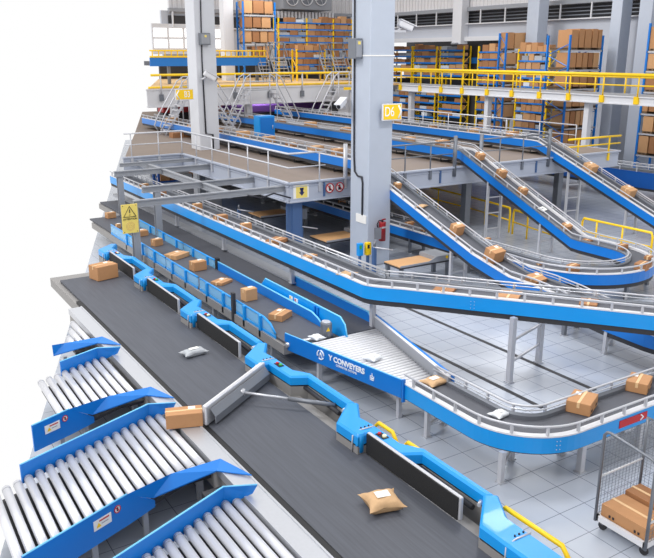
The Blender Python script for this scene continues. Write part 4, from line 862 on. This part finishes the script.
# ------------------------------------------------------------------ upper floor (left) and bridge (right)
UZ = 5.3; UY = 47
t = thing('upper_floor', 'upper timber floor with a white front beam behind the crossover stairs', 'upper floor', (25, 56, UZ-1.1))
MB().prism([(16.4,UY+.1),(36,UY+.1),(36,66),(24.0,66)], UZ-.15, UZ).build('deck', 'deck2', t)
s = MB(); s.box(16.3, 35.2, UY, UY+.12, UZ-1.1, UZ-.05); s.box(16.3,35.2,UY-.06,UY+.2,UZ-1.15,UZ-1.08); s.box(16.3,35.2,UY-.06,UY+.2,UZ-.1,UZ-.02); s.build('front_beam', 'white', t)
for x in (18.2, 23.5, 33.9): MB().box(x-.2,x+.2,UY+.3,UY+.7,MZ,UZ-.15).build('support_post', 'offwhite', t)
MB().box(30.5,34.8,UY+.05,UY+.11,MZ,UZ-1).build('white_wall_panel', 'offwhite', t)
t = thing('yellow_upper_railing', 'long yellow railing along the front of the upper timber floor', 'railing', (16,UY,UZ), 'yellow railings')
MB().tube([(16.6,UY-.02,6.12),(33.6,UY-.02,6.12),(34.6,UY-.4,5.4)], .075, 8).build('top_rail', 'yellow', t)
MB().tube([(16.4,UY-.04,5.38),(34.4,UY-.04,5.38)], .06, 8).build('toe_rail', 'yellow', t)
for i in range(7):
    x = 17.2+i*2.55; q = MB().tube([(x,UY-.1,4.75),(x,UY-.1,6.1)], .045, 6).build('post', 'alum', t); MB().box(x-.13,x+.13,UY-.16,UY-.03,4.55,4.95).build('post_bracket', 'ggrey', q)
BX = 36; BZ = 5.2
t = thing('bridge_walkway', 'pale steel bridge walkway across the back right', 'bridge', (BX+1.2, 38, BZ-.4))
MB().box(BX+.05, BX+2.6, 20, 56, BZ-.1, BZ).build('deck', 'grey', t)
s = MB(); s.box(BX-.05,BX+.06,20,56,BZ-.42,BZ-.02); s.box(BX-.12,BX+.12,20,56,BZ-.06,BZ); s.box(BX-.12,BX+.12,20,56,BZ-.46,BZ-.4); s.build('edge_beam', 'offwhite', t)
for px in (411, 487.5, 588):
    y = onX(BX+.4, px, 110).y; MB().box(BX+.25,BX+.6,y-.17,y+.17,0,BZ-.4).build('support_post', 'offwhite', t); MB().box(BX+.3,BX+2.5,y-.12,y+.12,BZ-.6,BZ-.42).build('bracket_beam', 'offwhite', t)
for xx_, lab, r1, r2, f in ((BX-.05,'thick yellow front railing of the bridge walkway',.095,.045,True),(BX+2.5,'thin yellow rear railing of the bridge walkway',.05,.035,False)):
    t = thing('yellow_bridge_railing', lab, 'railing', (xx_,38,BZ), 'yellow railings'); h = 1.1 if f else .9
    MB().tube([(xx_,20,BZ+h),(xx_,54,BZ+h)], r1, 8).build('top_rail', 'yellow', t); MB().tube([(xx_,20,BZ+h*.5),(xx_,54,BZ+h*.5)], r2, 6).build('middle_rail', 'yellow', t)
    for px in ((401.3,421,442,463,488,513,540.6,570,603.5,638.5) if f else (404.5,424,445,466,492,505,537,566,596,629)):
        y = onX(BX, px, 92).y; q = MB().tube([(xx_,y,BZ-.1),(xx_,y,BZ+h)], .045, 6).build('post', 'yellow', t)
        if f: MB().box(xx_-.12,xx_,y-.14,y+.14,BZ-.4,BZ+.0).build('post_bracket', 'yellow', q)

# upper blue conveyor on the left
a = onY(54, 150, 60); b = onY(54, 266, 60)
t = thing('elevated_blue_conveyor', 'blue elevated conveyor with yellow mesh rail in front of the far windows', 'belt conveyor', ((a.x+b.x)/2, 54, 5.3))
MB().box(a.x, b.x, 54, 54.1, 6.55, 7.15).build('side_panel', 'blue', t); MB().box(a.x, b.x, 54.1, 55.3, 6.6, 6.9).build('belt', 'belt2', t)
s = MB().tube([(a.x,54,7.62),(b.x,54,7.62)], .06, 6).build('top_rail', 'yellow', t); MB().tube([(a.x,54,7.2),(b.x,54,7.2)], .07, 6).build('lower_rail', 'yellow', t)
for i in range(20): x = a.x+.2+i*(b.x-a.x-.3)/19; MB().tube([(x,54,7.15),(x,54,7.62)], .045, 5).build('rail_post', 'yellow', s)
for x in (a.x+1.5, a.x+4.5, b.x-.6): MB().box(x-.1,x+.1,54.3,54.5,5.3,6.6).build('leg', 'ggrey', t)

# ------------------------------------------------------------------ crossover stairs
def stair(x0, y0, z0, run, top, w, h, label, m='alum', name='crossover_stair', n=8):
    """up along +X, platform of length top, down again"""
    t = thing(name, label, 'stairs', (x0,y0,z0), 'crossover stairs'); x1 = x0+run; x2 = x1+top; x3 = x2+run
    for y in (y0, y0+w):
        for xa, xb in ((x0,x1),(x3,x2)):
            MB().plate([(xa,y,z0+.12),(xb,y,z0+h+.06)], [(xa,y,z0),(xb,y,z0+h-.16)], (0,.05,0)).build('stringer', m, t)
        MB().tube([(x0-.05,y,z0+.1),(x0-.3,y,z0+.55),(x0-.05,y,z0+1.1),(x1-.3,y,z0+h+.75),(x1+.1,y,z0+h+1.0),(x2-.1,y,z0+h+1.0),(x2+.3,y,z0+h+.75),(x3+.05,y,z0+1.1),(x3+.3,y,z0+.55),(x3+.05,y,z0+.1)], .035, 6).build('handrail', m, t)
        MB().tube([(x1-.05,y,z0+h+.5),(x2+.05,y,z0+h+.5)], .025, 5).build('middle_rail', m, t)
        for x in (x1, x2): MB().tube([(x,y,z0),(x,y,z0+h+1.0)], .035, 6).build('post', m, t)
    for i in range(1, n):
        f = i/n
        for x in (x0+run*f, x3-run*f): MB().box(x-.15,x+.15,y0+.05,y0+w,z0+h*f-.04,z0+h*f+.02).build('step', m, t)
    MB().box(x1-.05,x2+.05,y0,y0+w,z0+h-.05,z0+h).build('platform', 'grey', t); return t
stair(15.7, 42.5, MZ, 1.5, 1.5, .95, 2.25, 'crossover stair at the far left beside the B3 sign')
s2t = stair(20.9, 44.6, MZ, 1.35, 1.9, .95, 2.35, 'crossover stair between the white pillar and the tall blue cabinet')
s3t = stair(27.9, 45.2, MZ, 1.4, 1.5, .95, 2.35, 'crossover stair with yellow nameplate just left of the middle pillar')
MB().box(29.7, 30.3, 45.16, 45.19, MZ+2.15, MZ+2.33).build('nameplate', 'yellow', s3t)
def front_stair(px, py_top, label, w=1.0, h=2.1, run=1.2, Y=53.2, m='grey'):
    c = onY(Y, px, 72); x0 = c.x-w/2; x1 = c.x+w/2; t = thing('platform_stair', label, 'stairs', (c.x,Y,UZ), 'steps on the upper floor')
    for x in (x0, x1):
        MB().plate([(x-.03,Y,UZ+.14),(x-.03,Y+run,UZ+h+.04)], [(x-.03,Y,UZ),(x-.03,Y+run,UZ+h-.16)], (.06,0,0)).build('stringer', m, t)
        MB().tube([(x,Y,UZ),(x,Y,UZ+.9),(x,Y+run,UZ+h+.85),(x,Y+run,UZ)], .035, 6).build('handrail', m, t)
    for i in range(1,8): MB().box(x0+.04,x1-.04,Y+run*i/8-.16,Y+run*i/8+.12,UZ+h*i/8-.05,UZ+h*i/8).build('step', 'alum', t)
    MB().tube([(x0,Y+run,UZ+h+.85),(x1,Y+run,UZ+h+.85)], .035, 6).build('top_bar', m, t)
front_stair(268.5, 47, 'darker steps at the left of the two in front of the tall blue pallet rack', .9, 2.0)
front_stair(284.5, 50, 'paler steps between the tall blue pallet rack and the low yellow shelving', 1.25, 2.1, Y=52.6)
front_stair(331.5, 50, 'steps just right of the low yellow shelving', .8, 2.0)
front_stair(345, 50, 'steps close to the left edge of the middle pillar', 1.1, 2.1, Y=52.6)
p = at(252, 138, MZ); t = thing('blue_cabinet', 'tall bright blue cabinet beside the second platform conveyor', 'cabinet', (p.x+.4, p.y-.2, MZ))
MB().box(19.4,20.35,37.9,38.6,MZ,4.1).build('body','sky',t,bevel=.02); MB().box(19.46,20.29,37.88,37.9,MZ+.1,4.0).build('door','blue',t); MB().tube([(20.2,37.86,3.4),(20.2,37.86,3.6)],.02,6).build('handle','alum',t)
# far coloured machines under the upper floor
t = thing('red_machine', 'long dark red machine in the shade under the upper floor', 'machine', (24,53,MZ)); MB().box(19.5,29,53,54.2,MZ+.5,MZ+1.5).build('body','dred',t,bevel=.08); MB().box(19.5,29,53.1,54.1,MZ,MZ+.5).build('plinth','dark',t)
t = thing('purple_machine', 'long purple machine beside the dark red one under the upper floor', 'machine', (28,51,MZ)); MB().box(23.5,31.5,50.6,51.8,MZ+.45,MZ+1.0).build('body','purple',t,bevel=.08); MB().box(23.6,31.4,50.7,51.7,MZ,MZ+.45).build('plinth','dark',t)

# far right dark blue conveyor on the floor
conveyor('rear_blue_conveyor', 'dark blue floor conveyor at the foot of the right edge pallet rack', 'belt conveyor', [(34.2,38,1.55),(34.2,30,1.55),(34.3,25,1.55),(34.8,19.5,1.55)], 1.0, 'navy', 'navy', step=1.0, rail_h=.3, panel=.8)
p = at(150, 128, MZ)

# ------------------------------------------------------------------ racks and their cartons
def rack(plane, pos, a0, a1, levels, depth, mu, ms, label, place, group, rowname, zb=0., extra=.5, bs=(.55,.5,.45), fill=.92, pal=False, grey=.2, every=None, ups=None, shelf_t=.1):
    """rack standing along the plane; a0<a1 along the free axis; cartons are things of their own"""
    def B(s, u0, u1, d0, d1, z0, z1):
        return s.box(pos+d0, pos+d1, u0, u1, z0, z1) if plane == 'X' else s.box(u0, u1, pos+d0, pos+d1, z0, z1)
    ctr = (pos+depth/2, (a0+a1)/2, zb) if plane == 'X' else ((a0+a1)/2, pos+depth/2, zb)
    t = thing('storage_rack', label, 'rack', ctr, group); zt = levels[-1]+extra
    for u in (ups or (a0, a1)):
        for dd in (0, depth-.1):
            B(MB(), u-.06, u+.06, dd, dd+.1, zb, zt).build('upright', mu, t)
        s = MB(); z = zb+.3; k = 0
        while z < zt-.8:
            f = (lambda d, zz: (pos+d, u, zz)) if plane == 'X' else (lambda d, zz: (u, pos+d, zz))
            s.tube([f(.05 if k%2 else depth-.05, z), f(depth-.05 if k%2 else .05, z+.7)], .03, 4); z += .7; k += 1
        s.build('bracing', mu, t)
    for z in levels:
        B(MB(), a0, a1, 0, .06, z-shelf_t, z).build('shelf_beam', ms, t); B(MB(), a0, a1, .06, depth-.02, z-.04, z-.01).build('shelf_board', 'ggrey', t)
    rnd = random.Random(hash(place) % 1000 if False else sum(map(ord, place)))
    lv = len(levels)
    for li, z in enumerate(levels):
        room = (levels[li+1]-z-shelf_t) if li < lv-1 else bs[2]*1.4
        u = a0+.12; k = 0; names_ = ['bottom','second','third','fourth','fifth','sixth','seventh','eighth','ninth','tenth']
        lvl = 'top' if li == lv-1 else names_[li]
        items = []
        while u < a1-.2:
            w_ = bs[0]*rnd.uniform(.7,1.3); w_ = min(w_, a1-.08-u)
            if w_ < bs[0]*.4: break
            if rnd.random() < fill: items.append((u, w_))
            u += w_+(rnd.uniform(.02,.08) if not pal else .1)
        if plane == 'X': items = items[::-1]
        for k, (u, w_) in enumerate(items):
            h_ = min(room*.94, bs[2]*(rnd.uniform(.6,1.25) if not pal else rnd.uniform(.97,1.06))); d_ = min(depth-.1, bs[1]); m_ = rnd.choice(['card','card','card2','card2','card3']); 
            col = 'brown'
            if rnd.random() < grey and not (pal and li >= lv-2): m_ = rnd.choice(['greypoly','grey','poly']); col = 'grey'; h_ *= .7
            zz = z + (.14 if pal else 0)
            if pal: h_ = min(h_, room-.2)
            o = B(MB(), u, u+w_, .06, .06+d_, zz+.004, zz+h_)
            o = o.build('carton' if col == 'brown' else 'grey_bin', m_)
            tag(o, f"{ORD[min(k,15)]} {'box' if col=='grey' else 'carton'} from left, {lvl} level, {place}", 'box', rowname)
            if pal and k % 2 == 0:
                w2 = min(a1-.1-u, w_*1.9) if plane == 'Y' else w_; pb = MB(); 
                B(pb, u, u+w_, .04, depth-.1, z, z+.03); B(pb, u, u+w_, .04, depth-.1, z+.10, z+.138); 
                for e in (u+.04, u+w_/2-.04, u+w_-.12): B(pb, e, e+.08, .04, depth-.1, z+.03, z+.10)
                tag(pb.build('pallet', 'pallet'), f"wooden pallet under {ORD[min(k,15)]} carton from left, {lvl} level, {place}", 'pallet', 'pallets in the racks')
    return t
def zx(X, px, ys): return sorted(onX(X, px, y).z for y in ys)
def zy(Y, px, ys): return sorted(onY(Y, px, y).z for y in ys)
yy = lambda X, px: onX(X, px, 60).y
xy = lambda Y, px: onY(Y, px, 40).x
# left, on the upper floor
rack('Y', 58, xy(58,244), xy(58,275.5), zy(58,260,(15,29.3,43.8,60)), 1.2, 'blue', 'alum', 'tall blue pallet rack left of the yellow shelving, loaded with cartons', 'tall blue left rack', 'storage racks', 'cartons in the tall blue left rack', zb=UZ, bs=(.74,1.0,.93), fill=1, pal=True, grey=.15, extra=1.0)
a_, b_ = xy(60,279), xy(60,352); rack('Y', 60, a_, b_, zy(60,315,(22.8,29.2,35.6,42,48.8,57,66)), .9, 'yellow', 'blue', 'long yellow shelving with blue beams left of the middle pillar', 'long yellow shelving', 'storage racks', 'cartons on the long yellow shelving', zb=UZ, bs=(.75,.6,.5), ups=(a_, xy(60,307), xy(60,333.5), b_), extra=.35)
rack('Y', 55, xy(55,297), xy(55,325), zy(55,310,(50.6,57.6,64.2,70.5)), .8, 'yellow', 'blue', 'low yellow shelving between the two upper crossover stairs', 'low yellow shelving', 'storage racks', 'cartons on the low yellow shelving', zb=UZ, bs=(.6,.5,.45), extra=.1)
# behind the opening in the right wall
Xr = 47.2
for pa, pb, lab, pl in ((390,411.5,'yellow shelving in the wall opening, right beside the middle pillar','wall-opening shelving beside the pillar'),(413.5,436,'yellow shelving in the middle of the wall opening','mid wall-opening shelving'),(440,463,'yellow shelving at the right end of the wall opening','right wall-opening shelving')):
    rack('X', Xr, yy(Xr,pb), yy(Xr,pa), zx(Xr,(pa+pb)/2,(49.6,55.8,62.2,68.5,75,95,102,109,116)), .9, 'yellow', 'blue', lab, pl, 'storage racks', 'cartons in the wall opening', bs=(1.0,.6,.42), extra=.3, grey=.3, shelf_t=.14)
t = thing('dark_blue_machine', 'dark machine with a bright blue stripe in the wall opening', 'machine', (48.5, yy(47.6,470), 0)); MB().box(48.3,50,yy(48.3,478),yy(48.3,464),0,8.2).build('body','dark',t); MB().box(48.2,48.3,yy(48.2,478),yy(48.2,457),6.6,7.1).build('stripe','blue',t)
# along the right wall
Xw = 42
rack('X', Xw, yy(Xw,504.5), yy(Xw,478), zx(Xw,491,(51.5,58.8,67,75,83.5,94,102,110,119,128)), .9, 'yellow', 'blue', 'yellow shelving left of the slim blue rack on the right wall', 'yellow shelving left of the blue rack', 'storage racks', 'cartons on the right wall yellow shelving', fill=1, bs=(.72,.6,.52), extra=.4)
rack('Y', 41.9, xy(41.9,507), xy(41.9,549.5)-.3, zy(41.9,520,(50.5,66,84,102,118)), .8, 'blue', 'alum', 'slim blue pallet rack behind the two yellow shelvings', 'slim blue rack', 'storage racks', 'cartons in the slim blue rack', bs=(.85,.7,1.1), extra=1.2, pal=True, fill=1)
rack('X', Xw-.3, yy(Xw,552.5), yy(Xw,521), zx(Xw,536,(51.8,60.5,69.3,77.5,86.5,103,111.5,120.5,128.5)), .9, 'yellow', 'blue', 'yellow shelving right of the slim blue rack', 'yellow shelving beside the pallet rack', 'storage racks', 'cartons on the right wall yellow shelving', fill=1, bs=(.6,.6,.56), extra=.2)
rack('Y', 34, xy(34,571), xy(34,603.5), zy(34,588,(50,69.5,88.5,108,127,147)), 1.9, 'blue', 'alum', 'large blue pallet rack with stacked cartons on the right', 'large blue pallet rack', 'storage racks', 'cartons in the large blue pallet rack', bs=(.5,1.1,1.1), extra=.9, pal=True, fill=1, grey=.08)
rack('X', Xw, 26.6, yy(Xw,646), zx(Xw,650,(51,71,92,114,134,156)), 1.6, 'blue', 'alum', 'blue pallet rack cut off by the right edge', 'right edge pallet rack', 'storage racks', 'cartons in the right edge pallet rack', bs=(.85,1.2,1.2), extra=1.6, pal=True, fill=1, grey=.05)
# small rack under the platform, seen between the beams
rack('Y', 41, 14.6, 17.4, [.5,1.5,2.4], .9, 'navy', 'navy', 'dark blue rack under the platform, seen between the steel beams', 'rack under the platform', 'storage racks', 'cartons under the platform', bs=(.7,.6,.6), extra=.3)
# parcels on the platform conveyors
for X, nm, spots in ((16.2,'nearest platform conveyor',(25.6,27.4,29.4,31.6,34.2,37.3,40.5,44)),(21.73,'middle platform conveyor',(25.8,28.2,31,33.5,37,40.5,44,48)),(27.2,'far platform conveyor',(27,29.8,33,36.4,40.2,44,48.5,53))):
    for i, y in enumerate(spots):
        parcel((X+.42+.05*math.sin(i*3),y,3.45), .5+.14*math.sin(i*2.1), .42, .22+.07*math.cos(i*1.7), .3*math.sin(i*1.3)+.1, f"{ORD[i]} brown parcel on the {nm}, counted from its slope", m=('card','card3','card2')[i%3], lab=(i%2==0), group='parcels on the platform conveyors')

# ------------------------------------------------------------------ light
w = bpy.data.worlds.new('sky'); bpy.context.scene.world = w; w.use_nodes = True
bg = w.node_tree.nodes['Background']; bg.inputs[0].default_value = (1,1,1,1); bg.inputs[1].default_value = 1.0
def sun(name, dirv, e, ang, c=(1,1,1)):
    l = bpy.data.lights.new(name, 'SUN'); l.energy = e; l.angle = math.radians(ang); l.color = c
    o = bpy.data.objects.new(name, l); COL.objects.link(o); o.rotation_euler = Vector(dirv).to_track_quat('-Z','Y').to_euler()
sun('sun', (.74,-.06,-.68), 1.15, 12, (1,.98,.96))
def lamp(x, y, z, e, s):
    l = bpy.data.lights.new('fill light', 'AREA'); l.energy = e; l.size = s; l.shape = 'RECTANGLE'; l.size_y = s*.4  # added area light without a visible fitting
    o = bpy.data.objects.new('fill_light', l); COL.objects.link(o); o.location = (x,y,z)
for x, y, e in ((14.5,13.5,800),(3,24,700),(1,11,350),(22,20,250),(27,36,500),(38,36,300),(30,56,400)): lamp(x, y, 14, e, 3)  # unseen overhead fill lights, added to brighten the floor and blue panels
lamp(26, 50.5, 4.9, 90, 2)  # fill added to brighten the machines below the upper floor
sc = bpy.context.scene; sc.view_settings.view_transform = 'Standard'; sc.view_settings.look = 'None'; sc.view_settings.exposure = 0; sc.view_settings.gamma = 1; sc.view_settings.use_curve_mapping = False
